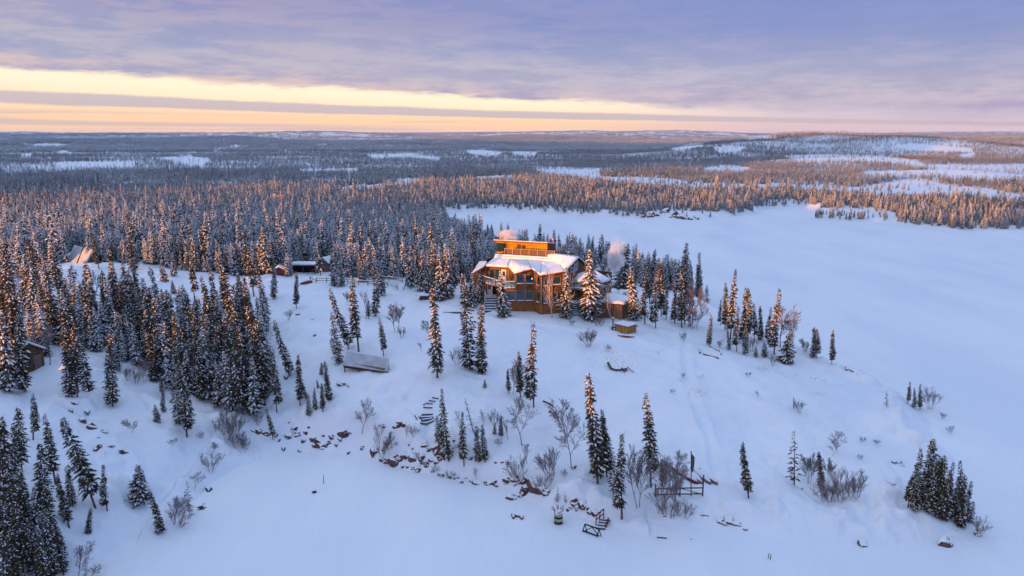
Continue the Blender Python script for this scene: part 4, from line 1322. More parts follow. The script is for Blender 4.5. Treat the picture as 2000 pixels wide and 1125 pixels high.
# upper log walls (one part per facade run), planked skirting below
put('wall', 'log_wall', lambda b: (b.wall(WL0, WL1, G, 12.3, 13.25), b.wall(WL1, W1b, G, 13.25, 13.3)))
put('wall', 'log_wall', lambda b: (b.wall(W1b, W2a, G, 13.3, 13.15), b.wall(W2a, (3.02, 108.28), 8.72, 13.15, 13.8), b.wall((3.02, 108.28), W2b, 8.72, 13.8, 13.7)))
put('wall', 'log_wall', lambda b: b.wall(W2b, W3a, 8.72, 13.65, 13.1))
put('wall', 'dark_log_wall', lambda b: b.wall(W3a, W3b, 8.72, 13.1, 13.55))
put('wall', 'dark_log_wall', lambda b: (b.wall(W3b, W4p, G, 13.55, 15.0), b.wall(W4p, W4b, G, 15.0, 13.4)))
put('wall', 'dark_log_wall', lambda b: (b.wall(W4b, (6, 118.5), G, 13.3, 13.3), b.wall((6, 118.5), (-4, 121.5), G, 13.3, 13.3), b.wall((-4, 121.5), WL0, G, 13.3, 12.4)))
# skirting
put('skirting', 'skirt_wood', lambda b: (b.wall((-1.25, 107.75), (.62, 107.85), G, 8.7, 8.7, .3), b.wall((.62, 107.85), (3.5, 108.02), G, 8.7, 8.7, .3),
                                         b.wall((3.5, 108.02), (4.3, 106.05), G, 8.7, 8.7, .3), b.wall((4.3, 106.0), (7.95, 106.75), G, 8.7, 8.7, .3)))
# lower wing under the balcony
put('wall', 'log_wall', lambda b: (b.wall((-1.2, 112.0), (-1.2, 107.95), G, 10.85, 10.85), b.wall((-1.2, 107.95), (.62, 108.05), 8.72, 10.85, 10.85)))
# corner posts
def _posts(b):
    for x, y, z0, z1 in ((.62, 108.0, 8.72, 13.1), (3.45, 108.15, 8.72, 13.65), (4.43, 106.1, 6.5, 13.05), (7.8, 106.9, 6.5, 13.5), (-1.25, 107.8, 6.5, 10.8), (-4.2, 113.15, 9, 13.2), (2.02, 108.1, 8.72, 13.1), (6.08, 106.5, 8.72, 13.2), (-.62, 112.0, 10.9, 13.2)):
        b.box((x, y, (z0 + z1) / 2), (.17, .17, z1 - z0))
put('corner_posts', 'trim_wood', _posts)


def window(p, q, u0, u1, z0, z1, glass='glass', frame='trim_wood', sill=True, split=0, door=False, th=.0):
    """window on the outer face of wall line p-q between fractions u0 and u1"""
    p, q = Vector(p), Vector(q)
    d = (q - p).normalized()
    out = Vector((d.y, -d.x))
    a, c = p.lerp(q, u0), p.lerp(q, u1)
    rz = math.atan2(d.y, d.x)
    mid = (a + c) / 2
    w = (c - a).length
    b = MB()
    m = mid + out * .03
    b.box((m.x, m.y, (z0 + z1) / 2), (w, .05, z1 - z0), rz)
    o = b.build('window', glass, lodge)
    b = MB()
    m = mid + out * .07
    t = .09
    for s in (-1, 1):
        e = m + d * s * (w / 2)
        b.box((e.x, e.y, (z0 + z1) / 2), (t, .08, z1 - z0 + t), rz)
    for z in (z0, z1):
        b.box((m.x, m.y, z), (w - t, .075, t), rz)
    for k in range(1, split + 1):
        e = m + d * (w * (k / (split + 1) - .5))
        b.box((e.x, e.y, (z0 + z1) / 2), (t * .8, .07, z1 - z0 - t), rz)
    b.build('frame', frame, o)
    if sill:
        b = MB()
        m = mid + out * .17
        b.box((m.x, m.y, z0 - .06), (w + .1, .22, .07), rz, 0)
        b.box((m.x, m.y, z0 + .03), (w + .04, .19, .10), rz, 1)
        b.build('sill', ['trim_wood', 'snow'], o)
    return o


window(W2a, W2b, .06, .44, 11.6, 12.95)
window(W2a, W2b, .53, .92, 11.6, 12.95)
window(W2a, W2b, .06, .44, 8.9, 10.5)
window(W2a, W2b, .53, .92, 8.9, 10.5, 'dark_glass')
window(W3a, W3b, .10, .47, 11.6, 12.85)
window(W3a, W3b, .53, .88, 11.75, 12.95, 'dark_glass')
window(W3a, W3b, .10, .47, 8.9, 10.5)
window(W3a, W3b, .53, .88, 8.95, 10.5, 'dark_glass')
window((-1.2, 107.95), (.62, 108.05), .12, .92, 8.95, 10.5)
window(W2b, W3a, .50, .86, 11.6, 12.9, 'dark_glass', split=0)
window(W2b, W3a, .45, .86, 8.95, 10.5, 'dark_glass', split=0)
window(W1b, W2a, .45, .85, 11.2, 12.9, 'dark_glass', sill=False)
window(WL1, W1b, .20, .64, 11.15, 13.0, 'dark_glass', split=1)
window(W4p, W4b, -.30, .10, 13.3, 14.3, 'glass', 'white_paint', False, split=2)
window(W3b, W4p, .55, .75, 13.2, 13.9, 'glass', 'white_paint', False)
window(W3b, W4p, .34, .50, 11.3, 12.8, 'glass', 'white_paint', False)
# arched head above the gable window
def _arch(b):
    p, q = Vector(W4p), Vector(W4b)
    d = (q - p).normalized()
    out = Vector((d.y, -d.x))
    c = p.lerp(q, -.10) + out * .1
    for k in range(8):
        a0, a1 = math.pi * k / 8, math.pi * (k + 1) / 8
        A = c + d * math.cos(a0) * .7
        B = c + d * math.cos(a1) * .7
        b.bar((A.x, A.y, 14.3 + .45 * math.sin(a0)), (B.x, B.y, 14.3 + .45 * math.sin(a1)), .1)
put('window_arch', 'white_paint', _arch)


def door(p, q, u0, u1, z0, z1):
    p, q = Vector(p), Vector(q)
    d = (q - p).normalized()
    out = Vector((d.y, -d.x))
    a, c = p.lerp(q, u0), p.lerp(q, u1)
    rz = math.atan2(d.y, d.x)
    mid = (a + c) / 2
    w = (c - a).length
    b = MB()
    m = mid + out * .045
    b.box((m.x, m.y, (z0 + z1) / 2), (w, .08, z1 - z0), rz)
    o = b.build('door', 'white_paint', lodge)
    b = MB()
    m = mid + out * .095
    b.box((m.x, m.y, z0 + (z1 - z0) * .66), (w * .5, .03, (z1 - z0) * .36), rz)
    b.build('pane', 'dark_glass', o)
    b = MB()
    m = mid + out * .12 + d * w * .38
    b.box((m.x, m.y, z0 + (z1 - z0) * .42), (.06, .08, .14), rz)
    b.build('handle', 'steel', o)


door(WL1, W1b, .71, .93, 11.05, 13.0)
door((-4.0, 112.6), (-3.0, 112.25), .0, .9, 8.9, 10.7)

# lamp behind the upper window
b = MB()
b.blob((3.06, 108.0, 12.35), (.07, .07, .13), 3, 1, .05)
b.build('wall_lamp', 'lamp_glow', lodge)

# roofs: red edged boards with a thick layer of snow on each
A_ = (-4.45, 112.5, 13.5)
B_ = (-.55, 111.3, 13.5)
C_ = (.36, 107.15, 13.3)
Dk = (3.05, 107.3, 14.02)
E_ = (4.22, 105.55, 13.3)
F_ = (8.15, 106.6, 13.75)
G_ = (10.45, 109.9, 15.35)
H_ = (12.1, 113.7, 13.45)
I_ = (-2.97, 115.1, 14.2)
J_ = (7.2, 111.4, 14.2)
Bk = (-.1, 114.05, 14.25)
Kk = (2.7, 113.0, 14.3)
Lk = (4.7, 112.3, 14.22)
N_ = (4.2, 114.6, 15.35)
O_ = (6.2, 118.8, 13.45)


def soften(o, cuts=7, amp=.05, seed=0):
    import bmesh
    bm = bmesh.new()
    bm.from_mesh(o.data)
    bmesh.ops.subdivide_edges(bm, edges=bm.edges[:], cuts=cuts, use_grid_fill=True)
    zs = [v.co.z for v in bm.verts]
    for v in bm.verts:
        k = mnoise.noise(v.co * 1.1 + Vector((seed, 0, 0))) + .6 * mnoise.noise(v.co * 2.9)
        v.co.z += amp * k
        v.co.x += amp * .6 * mnoise.noise(v.co * 2.0 + Vector((9, seed, 0)))
        v.co.y += amp * .6 * mnoise.noise(v.co * 2.0 + Vector((3, 7, seed)))
    bm.to_mesh(o.data)
    bm.free()
    o.data.polygons.foreach_set('use_smooth', [True] * len(o.data.polygons))


def roof(pts, faces, snow_t=.19, edge='red_paint'):
    b = MB()
    b.slab(pts, faces, -.16, -.002)
    r = b.build('roof', edge, lodge)
    b = MB()
    c = np.mean(np.array(pts), 0)
    ins = [tuple(np.array(p) * .985 + c * .015) for p in pts]
    b.slab(ins, faces, .0, snow_t)
    o = b.build('snow_layer', 'snow', r)
    soften(o, 7, .07, len(bpy.data.objects) % 50)
    return r


roof([A_, B_, Bk, I_], [(0, 1, 2, 3)])
roof([B_, C_, Dk, Kk, Bk], [(0, 1, 2, 3, 4)])
roof([Dk, E_, Lk, Kk], [(0, 1, 2, 3)])
roof([E_, F_, J_, Lk], [(0, 1, 2, 3)])
roof([F_, G_, N_, J_], [(0, 1, 2, 3)], edge='dark_wood')
roof([G_, H_, O_, N_], [(0, 1, 2, 3)], edge='dark_wood')
LW = [P3(921, 536, 12.35), P3(946, 520, 13.55), P3(951, 512, 14.0), P3(937, 511.5, 13.2)]
roof(LW, [(0, 1, 2, 3)])

# stepped snow skirt around the roof deck and the deck block itself
U = Vector((7.2 + 2.97, 111.4 - 115.1)).normalized()
NB = Vector((-U.y, U.x))       # towards the back


def dk(u, v, z):
    p = Vector((I_[0], I_[1])) + U * u + NB * v
    return (p.x, p.y, z)


LEN = 10.8
def _deckblock(b):
    b.add([dk(.2, .25, 12.5), dk(LEN, .25, 12.5), dk(LEN, 8, 12.5), dk(.2, 8, 12.5), dk(.2, .25, 14.75), dk(LEN, .25, 14.75), dk(LEN, 8, 14.75), dk(.2, 8, 14.75)],
          [(0, 1, 5, 4), (1, 2, 6, 5), (2, 3, 7, 6), (3, 0, 4, 7), (4, 5, 6, 7), (3, 2, 1, 0)])
deckp = put('roof_deck', 'dark_log_wall', _deckblock)
def _band(b):
    # sloping snow face from the deck edge down onto the roofs
    b.add([dk(0, -.1, 14.22), dk(LEN, -.1, 14.22), dk(LEN + .05, .45, 14.98), dk(0.1, .45, 14.98), dk(.1, .75, 14.98), dk(LEN + .05, .75, 14.98), dk(LEN, .75, 14.2), dk(0, .75, 14.2)],
          [(0, 1, 2, 3), (3, 2, 5, 4), (1, 6, 5, 2), (0, 3, 4, 7), (4, 5, 6, 7), (0, 7, 6, 1)])
b = MB()
_band(b)
o = b.build('snow_bank', 'snow', deckp)
o.modifiers.new('soft', 'BEVEL').width = .07
# railing with panels
def _railpanels(b):
    a, c = dk(1.55, 1.0, 15.0), dk(10.0, 1.0, 15.0)
    for k in range(6):
        p = Vector(a).lerp(Vector(c), k / 6 + .012)
        q = Vector(a).lerp(Vector(c), (k + 1) / 6 - .012)
        b.add([(p.x, p.y, 14.98), (q.x, q.y, 14.98), (q.x, q.y, 15.78), (p.x, p.y, 15.78), (p.x + .03, p.y + .05, 14.98), (q.x + .03, q.y + .05, 14.98), (q.x + .03, q.y + .05, 15.78), (p.x + .03, p.y + .05, 15.78)],
              [(0, 1, 2, 3), (7, 6, 5, 4), (3, 2, 6, 7), (0, 3, 7, 4), (1, 5, 6, 2)])
rail = put('deck_railing', 'rail_panel', _railpanels)
def _railframe(b):
    a, c = Vector(dk(1.55, .95, 0)), Vector(dk(10.0, .95, 0))
    for k in range(7):
        p = a.lerp(c, k / 6)
        b.box((p.x, p.y, 15.4), (.13, .13, .95), math.atan2(U.y, U.x))
    b.bar((a.x, a.y, 15.9), (c.x, c.y, 15.9), .16, .08)
    e = Vector(dk(10.0, 5.2, 0))
    b.bar((c.x, c.y, 15.9), (e.x, e.y, 15.9), .14, .08)
    for k in range(1, 4):
        p = c.lerp(e, k / 3)
        b.box((p.x, p.y, 15.4), (.12, .12, .95), math.atan2(U.y, U.x))
b = MB()
_railframe(b)
b.build('rail_frame', 'pole_wood', rail)

# orange top storey
T0 = Vector((-2.55, 118.1))
T1 = Vector((5.75, 115.05))
TD = (T1 - T0).normalized()
TN = Vector((-TD.y, TD.x))


def tp(u, v, z):
    p = T0 + TD * u + TN * v
    return (p.x, p.y, z)


TL = (T1 - T0).length
def _top(b):
    b.add([tp(0, 0, 14.7), tp(TL, 0, 14.7), tp(TL, 3.6, 14.7), tp(0, 3.6, 14.7), tp(0, 0, 16.75), tp(TL, 0, 16.75), tp(TL, 3.6, 16.0), tp(0, 3.6, 16.0)],
          [(0, 1, 5, 4), (1, 2, 6, 5), (2, 3, 7, 6), (3, 0, 4, 7), (4, 5, 6, 7), (3, 2, 1, 0)])
put('top_storey_wall', 'top_wood', _top)
def _ends(b):
    b.add([tp(TL + .004, .05, 14.72), tp(TL + .004, 3.55, 14.72), tp(TL + .004, 3.55, 15.95), tp(TL + .004, .05, 16.7), tp(TL + .05, .05, 14.72), tp(TL + .05, 3.55, 14.72), tp(TL + .05, 3.55, 15.95), tp(TL + .05, .05, 16.7)],
          [(4, 5, 6, 7), (0, 4, 7, 3), (3, 7, 6, 2), (2, 6, 5, 1)])
put('end_wall', 'dark_log_wall', _ends)
def _fascia(b):
    b.slab([tp(-.35, -.75, 16.85), tp(TL + .25, -.75, 16.85), tp(TL + .25, 4.0, 16.1), tp(-.35, 4.0, 16.1)], [(0, 1, 2, 3)], -.1, .08)
rt = put('top_roof', 'red_paint', _fascia)
b = MB()
b.slab([tp(-.3, -.7, 16.85), tp(TL + .2, -.7, 16.85), tp(TL + .2, 3.9, 16.12), tp(-.3, 3.9, 16.12)], [(0, 1, 2, 3)], .083, .22)
o = b.build('snow_layer', 'snow', rt)
o.modifiers.new('soft', 'BEVEL').width = .05
# dark openings and round ornaments on the orange wall
def _open(b):
    for u, w, z0, z1 in ((.42, .8, 14.95, 16.45), (1.25, .8, 15.1, 16.4)):
        p = Vector(tp(u, -.03, 0))
        b.box((p.x, p.y, (z0 + z1) / 2), (w, .05, z1 - z0), math.atan2(TD.y, TD.x))
put('window', 'dark_glass', _open)
def disc(u, z, r, mat, name='ornament'):
    b = MB()
    c = Vector(tp(u, -.04, z))
    d = Vector((-TN.x, -TN.y, 0))
    b.tube(c, c + d * .07, r, r, 12)
    b.build(name, mat, lodge)
disc(3.95, 16.05, .36, 'dark_wood', 'round_ornament')
disc(4.75, 16.0, .28, 'dark_recess', 'round_ornament')
b = MB()
for i in range(9):      # antler shaped cut-out bars
    a = -1.1 + i * .28
    c = Vector(tp(4.75, -.1, 15.75))
    b.bar(c, c + Vector((TD.x * math.sin(a) * .4, TD.y * math.sin(a) * .4, abs(math.cos(a)) * .55)), .05)
b.build('antlers', 'dark_wood', lodge)
b = MB()
p = Vector(tp(4.1, -.25, 0))
b.box((p.x, p.y, 15.15), (4.2, .4, .5), math.atan2(TD.y, TD.x))
b.build('deck_bench', 'dark_recess', lodge)

# chimneys and pipes
def _chim(b):
    b.tube(P3(1110, 505, 14.3), np.array(P3(1110, 505, 14.3)) + [0, 0, .95], .20, .20, 8, 0)
    b.tube(np.array(P3(1110, 505, 14.3)) + [0, 0, .95], np.array(P3(1110, 505, 14.3)) + [0, 0, 1.1], .28, .28, 8, 0)
    b.tube(np.array(P3(1110, 505, 14.3)) + [0, 0, 1.1], np.array(P3(1110, 505, 14.3)) + [0, 0, 1.22], .24, .14, 8, 1)
put('chimney', ['steel', 'snow'], _chim)
q = np.array(tp(.25, 1.2, 16.9))
put('flue_pipe', ['flue', 'snow'], lambda b: (b.tube(q, q + [0, 0, .9], .12, .12, 8, 0), b.tube(q + [0, 0, .9], q + [0, 0, 1.02], .17, .1, 8, 1)))
q2 = np.array(tp(.32, 1.6, 16.8))
put('antenna', 'pole_wood', lambda b: (b.tube(q2, q2 + [0, 0, 3.4], .035, .02, 5), b.tube(q2 + [-.3, 0, 2.9], q2 + [.3, 0, 2.9], .02, .02, 4)))

# left balcony
BAL = [(-5.6, 114.3), (-4.3, 111.6), (-1.4, 107.6), (.58, 107.7), (.58, 108.1), (-.7, 112.0), (-4.2, 113.2), (-5.2, 114.9)]
def _bal(b):
    b.slab([(x, y, 10.95) for x, y in BAL], [(7, 0, 1, 6), (6, 1, 2, 5), (5, 2, 3, 4)], -.16, 0, 0)
bal = put('balcony', 'red_paint', _bal)
b = MB()
b.slab([(x * .97 - .03, y + .06, 10.955) for x, y in BAL], [(7, 0, 1, 6), (6, 1, 2, 5), (5, 2, 3, 4)], 0, .14, 0)
b.build('snow_layer', 'snow', bal)
def _balrail(b):
    line = [(-5.55, 114.2), (-4.3, 111.7), (-1.4, 107.7), (.5, 107.75)]
    for i in range(3):
        p, q = Vector(line[i]), Vector(line[i + 1])
        n = 5 if i == 1 else 3
        b.bar((p.x, p.y, 11.95), (q.x, q.y, 11.95), .1, .07, 0)
        b.bar((p.x, p.y, 12.0), (q.x, q.y, 12.0), .12, .06, 1)
        b.bar((p.x, p.y, 11.5), (q.x, q.y, 11.5), .06, .06, 0)
        for k in range(n + 1):
            m = p.lerp(q, k / n)
            b.box((m.x, m.y, 11.45), (.09, .09, 1.0), 0, 0)
        for k in range(n * 5):
            m = p.lerp(q, (k + .5) / (n * 5))
            b.box((m.x, m.y, 11.4), (.03, .03, .85), 0, 0)
b = MB()
_balrail(b)
b.build('railing', ['teal_paint', 'snow'], bal)
b = MB()
for x, y in ((-5.3, 114.0), (-4.25, 111.8)):
    b.box((x, y, 8.9), (.16, .16, 4.0))
b.build('post', 'trim_wood', bal)
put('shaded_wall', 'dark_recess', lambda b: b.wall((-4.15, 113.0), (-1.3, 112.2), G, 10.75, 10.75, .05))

# teal entrance steps at the left
def _steps(b):
    for k in range(6):
        y0 = 107.6 + k * .62
        z = 7.35 + k * .27
        b.box((-2.75 - .05 * k, y0 + .31, z), (2.9 - .12 * k, .60, .09), 0, 0)
        b.box((-2.75 - .05 * k, y0 + .33, z + .075), (2.8 - .12 * k, .5, .06), 0, 1)
        b.box((-2.75 - .05 * k, y0 + .02, z - .16), (2.8 - .12 * k, .05, .2), 0, 2)
    b.box((-3.1, 111.9, 8.82), (2.4, 1.5, .1), 0, 0)
    b.box((-3.1, 111.9, 8.90), (2.3, 1.4, .05), 0, 1)
st = put('entrance_steps', ['teal_paint', 'snow', 'black'], _steps)
def _stringers(b):
    for x in (-4.15, -1.35):
        b.bar((x, 107.6, 7.2), (x, 111.2, 8.75), .1, .28, 0)
    b.bar((-4.2, 107.7, 7.3), (-4.3, 111.2, 9.75), .07, .07, 1)
    b.bar((-4.2, 107.7, 7.0), (-4.2, 107.7, 7.4), .08, .08, 1)
    for k in range(3):
        b.bar((-4.25, 109 + k * 1.1, 7.6 + k * .45), (-4.25, 109 + k * 1.1, 8.3 + k * .75), .07, .07, 1)
b = MB()
_stringers(b)
b.build('stringer', ['teal_paint', 'white_paint'], st)

# right-hand deck, its posts and the low wing
DK = [(8.6, 108.6), (13.6, 108.2), (15.6, 111.0), (15.6, 114.5), (12.0, 114.6)]
def _rdeck(b):
    b.slab([(x, y, 10.75) for x, y in DK], [(0, 1, 2, 3, 4)], -.28, 0)
rd = put('deck', 'teal_paint', _rdeck)
b = MB()
b.slab([(x, y, 10.755) for x, y in DK], [(0, 1, 2, 3, 4)], 0, .18)
b.build('snow_layer', 'snow', rd)
def _rrail(b):
    L_ = [(8.7, 108.65), (13.55, 108.25), (15.5, 111.0), (15.5, 114.3)]
    for i in range(3):
        p, q = Vector(L_[i]), Vector(L_[i + 1])
        b.bar((p.x, p.y, 11.75), (q.x, q.y, 11.75), .1, .07, 0)
        b.bar((p.x, p.y, 11.80), (q.x, q.y, 11.80), .13, .08, 1)
        n = int((q - p).length / .9)
        for k in range(n + 1):
            m = p.lerp(q, k / n)
            b.box((m.x, m.y, 11.25), (.09, .09, 1.0), 0, 0)
        for k in range(n * 4):
            m = p.lerp(q, (k + .5) / (n * 4))
            b.box((m.x, m.y, 11.2), (.035, .035, .9), 0, 0)
b = MB()
_rrail(b)
b.build('railing', ['teal_paint', 'snow'], rd)
b = MB()
for x, y in ((8.8, 108.8), (11.2, 108.6), (13.4, 108.5), (15.3, 111.1)):
    b.box((x, y, 8.6), (.2, .2, 4.2))
b.build('post', 'dark_wood', rd)
put('shaded_wall', 'dark_log_wall', lambda b: (b.wall((8.3, 109.6), (13.6, 109.6), G, 10.4, 10.4, .2),))
# lower terrace in front of the shaded wall
def _terr(b):
    b.slab([(8.4, 107.4, 8.6), (13.3, 106.9, 8.6), (13.4, 109.5, 8.6), (8.4, 109.5, 8.6)], [(0, 1, 2, 3)], -.2, 0, 0)
    b.wall((8.4, 107.45), (13.3, 106.95), G, 8.38, 8.38, .1, 2)
tr = put('terrace', ['teal_paint', 'snow', 'dark_recess'], _terr)
b = MB()
b.slab([(8.5, 107.5, 8.603), (13.2, 107.0, 8.603), (13.3, 109.4, 8.603), (8.5, 109.4, 8.603)], [(0, 1, 2, 3)], 0, .12)
b.build('snow_layer', 'snow', tr)
def _trail(b):
    p, q = Vector((8.5, 107.4)), Vector((13.25, 106.95))
    for k in range(7):
        m = p.lerp(q, k / 6)
        b.box((m.x, m.y, 9.05), (.08, .08, .9))
    for z in (9.5, 9.1):
        b.bar((p.x, p.y, z), (q.x, q.y, z), .07, .07)
b = MB()
_trail(b)
b.build('railing', 'teal_paint', tr)
# steps down from the terrace
def _st2(b):
    a, c = Vector((9.35, 107.1, 8.5)), Vector((9.85, 104.9, 6.95))
    for k in range(6):
        m = a.lerp(c, (k + .5) / 6)
        b.box((m.x, m.y, m.z), (1.0, .32, .06), -.2, 0)
        b.box((m.x, m.y, m.z + .05), (.9, .26, .04), -.2, 1)
    for s in (-.55, .55):
        b.bar(a + Vector((s, 0, .0)), c + Vector((s, 0, -.1)), .08, .2, 0)
    b.bar(a + Vector((.55, 0, .9)), c + Vector((.55, 0, .75)), .07, .07, 0)
    b.bar(c + Vector((.55, 0, -.2)), c + Vector((.55, 0, .75)), .07, .07, 0)
put('terrace_steps', ['teal_paint', 'snow'], _st2)

# back wing roof seen over the deck
RW = [P3(1120, 548, 11.9), P3(1128, 537, 12.6), P3(1150, 530.5, 13.1), P3(1163, 531, 13.1), P3(1193, 548, 11.9), P3(1176, 553, 11.8)]
roof([RW[1], RW[0], RW[5], RW[2]], [(0, 1, 2, 3)], .22)
roof([RW[2], RW[5], RW[4], RW[3]], [(0, 1, 2, 3)], .22, 'dark_wood')
put('wall', 'dark_log_wall', lambda b: (b.wall((10.9, 115.2), (15.2, 114.5), G, 11.65, 11.65), b.wall((15.2, 114.5), (16.6, 117), G, 11.7, 11.7), b.wall((16.6, 117.0), (11, 121), G, 11.7, 11.7)))
# corrugated teal slope at its right
TS = [P3(1177, 552, 11.3), P3(1189, 550, 11.5), P3(1196, 578, 9.4), P3(1181, 580, 9.4)]
def _ts(b):
    b.slab(TS, [(0, 3, 2, 1)], -.1, 0, 0)
    for k in range(5):
        a = Vector(TS[0]).lerp(Vector(TS[1]), k / 4)
        c = Vector(TS[3]).lerp(Vector(TS[2]), k / 4)
        b.bar(a + Vector((0, 0, .04)), c + Vector((0, 0, .04)), .06, .06, 0)
put('sloping_panel', ['teal_paint'], _ts)

# annex with its snow roof
AN = [(13.3, 105.75), (16.4, 104.6), (18.5, 107.7), (15.3, 109.0)]
put('annex_wall', 'tan_wood', lambda b: (b.wall(AN[0], AN[1], 6.0, 9.15, 9.05, .2), b.wall(AN[1], AN[2], 6.0, 9.05, 9.05, .2), b.wall(AN[2], AN[3], 6.0, 9.05, 9.3, .2), b.wall(AN[3], AN[0], 6.0, 9.3, 9.15, .2)))
put('corner_posts', 'trim_wood', lambda b: b.box((16.42, 104.58, 7.5), (.14, .14, 3.0)))
roof([(13.0, 105.45, 9.25), (16.65, 104.1, 9.15), (18.9, 107.6, 9.25), (15.2, 109.3, 9.65)], [(0, 1, 2, 3)], .34, 'dark_wood')
def _hoop(b):
    c = Vector((14.75, 105.02, 7.75))
    d = Vector((.937, -.348, 0))
    for k in range(14):
        a0, a1 = 2 * math.pi * k / 14, 2 * math.pi * (k + 1) / 14
        b.bar(c + d * .42 * math.cos(a0) + Vector((0, 0, .6 * math.sin(a0))), c + d * .42 * math.cos(a1) + Vector((0, 0, .6 * math.sin(a1))), .05)
put('hose_hoop', 'black', _hoop)
# outside stairs at the far right
def _st3(b):
    a, c = Vector((17.9, 109.3, 9.0)), Vector((20.3, 106.2, 6.6))
    for k in range(9):
        m = a.lerp(c, (k + .5) / 9)
        b.box((m.x, m.y, m.z), (1.1, .3, .06), .3, 0)
        b.box((m.x, m.y, m.z + .05), (1.0, .24, .04), .3, 1)
    for s in (-.55, .55):
        o_ = Vector((s * .95, s * .3, 0))
        b.bar(a + o_, c + o_, .08, .22, 0)
        b.bar(a + o_ + Vector((0, 0, .95)), c + o_ + Vector((0, 0, .95)), .08, .08, 0)
        b.bar(a + o_ + Vector((0, 0, .5)), c + o_ + Vector((0, 0, .5)), .06, .06, 0)
        for k in range(4):
            m = a.lerp(c, k / 3) + o_
            b.bar(m, m + Vector((0, 0, .95)), .08, .08, 0)
put('side_stairs', ['teal_paint', 'snow'], _st3)


# ------------------------------------------------------------------ outbuildings
def gpt(px, py, dz=0.0):
    p = place(px, py)
    return Vector((p[0], p[1], p[2] + dz))


# hot tub
hc = gpt(1224, 652)
ht = thing('hot_tub', hc, 'square wooden hot tub with a snowy lid right below the lodge', 'hot tub')
hz = float(hc.z)
rz = -.80
ca, sa = math.cos(rz), math.sin(rz)


def hp(u, v, z):
    return (hc.x + ca * u - sa * v, hc.y + 1.2 + sa * u + ca * v, hz + z)


b = MB()
b.box(hp(0, 0, .45), (2.35, 2.0, 1.15), rz)
b.build('tub_body', 'tub_wood', ht)
b = MB()
b.box(hp(0, 0, 1.08), (2.5, 2.15, .10), rz)
lid = b.build('lid', 'dark_wood', ht)
b = MB()
b.box(hp(-.62, 0, 1.19), (1.18, 2.05, .12), rz)
b.box(hp(.62, 0, 1.19), (1.18, 2.05, .12), rz)
b.build('snow_layer', 'snow', lid)
b = MB()
b.bar(hp(1.25, .3, 1.0), hp(2.0, .5, 1.05), .07)
b.build('lid_bar', 'dark_wood', ht)
# post and heater box beside it
pc = gpt(1197, 638)
t = thing('garden_post', pc, 'short dark red post with snowy top left of the hot tub', 'post')
b = MB()
b.box((pc.x, pc.y, pc.z + .55), (.16, .16, 1.5))
b.build('post', 'red_paint', t)
b = MB()
b.box((pc.x, pc.y, pc.z + 1.34), (.3, .26, .1))
b.build('snow_cap', 'snow', t)
pc = gpt(1199, 645)
t = thing('heater_box', pc, 'small navy box half buried beside the hot tub', 'box')
b = MB()
b.box((pc.x, pc.y + .2, pc.z + .2), (.55, .4, .45), .3)
b.build('case', 'navy', t)
b = MB()
b.box((pc.x + .03, pc.y + .0, pc.z + .22), (.3, .06, .22), .3)
b.build('front_panel', 'white_paint', t)
pc = gpt(1219, 656)
t = thing('plank_stack', pc, 'reddish boards in the snow in front of the hot tub', 'boards')
for k in range(3):
    b = MB()
    b.bar((pc.x - .9 + k * .35, pc.y - .1 * k, pc.z + .08), (pc.x + .5 + k * .4, pc.y - .9, pc.z + .1), .2, .06)
    b.build('board', 'red_paint' if k < 2 else 'dark_wood', t)

# long low grey roofed shelter
ca_, cb_, cc_, cd_ = P3(677, 686.5, 7.85), P3(760, 699.5, 7.75), P3(757.5, 725, 6.5), P3(670, 712.5, 6.6)
g0 = gpt(715, 722)
t = thing('low_shelter', g0, 'long low shelter with a frosted grey metal roof', 'shelter')
b = MB()
b.slab([ca_, cd_, cc_, cb_], [(0, 1, 2, 3)], -.07, 0)
b.build('metal_roof', 'metal_roof', t)
b = MB()
for (u, v) in ((ca_, cb_), (cd_, cc_)):
    for k in range(4):
        p = Vector(u).lerp(Vector(v), .03 + .94 * k / 3)
        b.bar((p.x, p.y + .1, p.z - .08), (p.x, p.y + .1, 5.6), .12)
b.build('posts', 'dark_wood', t)
b = MB()
b.bar(Vector(cd_) + Vector((0, .06, -.13)), Vector(cc_) + Vector((0, .06, -.13)), .1, .12)
b.bar(Vector(cd_) + Vector((0, .4, -.42)), Vector(cc_) + Vector((-.2, .4, -.42)), .12, .14)
b.build('front_beam', 'dark_wood', t)
b = MB()
p, q = Vector(cd_).lerp(Vector(ca_), .5), Vector(cc_).lerp(Vector(cb_), .5)
b.bar((p.x + .3, p.y, 6.6), (q.x - .3, q.y, 6.5), .9, .5)
b.build('stored_boat', 'grey_wood', t)

# a-frame cabin
RA, RB = P3(145, 478, 12.1), P3(181, 487, 12.1)
EA, EB = P3(129, 512, 9.3), P3(163, 521, 9.3)
RA, RB, EA, EB = map(Vector, (RA, RB, EA, EB))
ga = gpt(150, 518)
t = thing('a_frame_cabin', ga, 'steep A-frame cabin with snow on its roof at the forest edge', 'cabin')
off = (RA - EA)
off2 = Vector((-off.x, -off.y, 0))
b = MB()
b.add([RA, RB, EB, EA, RA + Vector((.05, .2, -.3)), RB + Vector((.05, .2, -.3)), EB + Vector((.1, .25, -.1)), EA + Vector((.1, .25, -.1))],
      [(3, 2, 1, 0), (4, 5, 6, 7), (0, 1, 5, 4), (1, 2, 6, 5), (2, 3, 7, 6), (3, 0, 4, 7)])
rf = b.build('roof_slope', 'metal_roof', t)
b = MB()
m0, m1 = RA.lerp(RB, .52), EA.lerp(EB, .62)
b.bar(m0 + Vector((0, -.05, .03)), m1 + Vector((0, -.08, .05)), .22, .08)
b.build('seam', 'dark_wood', rf)
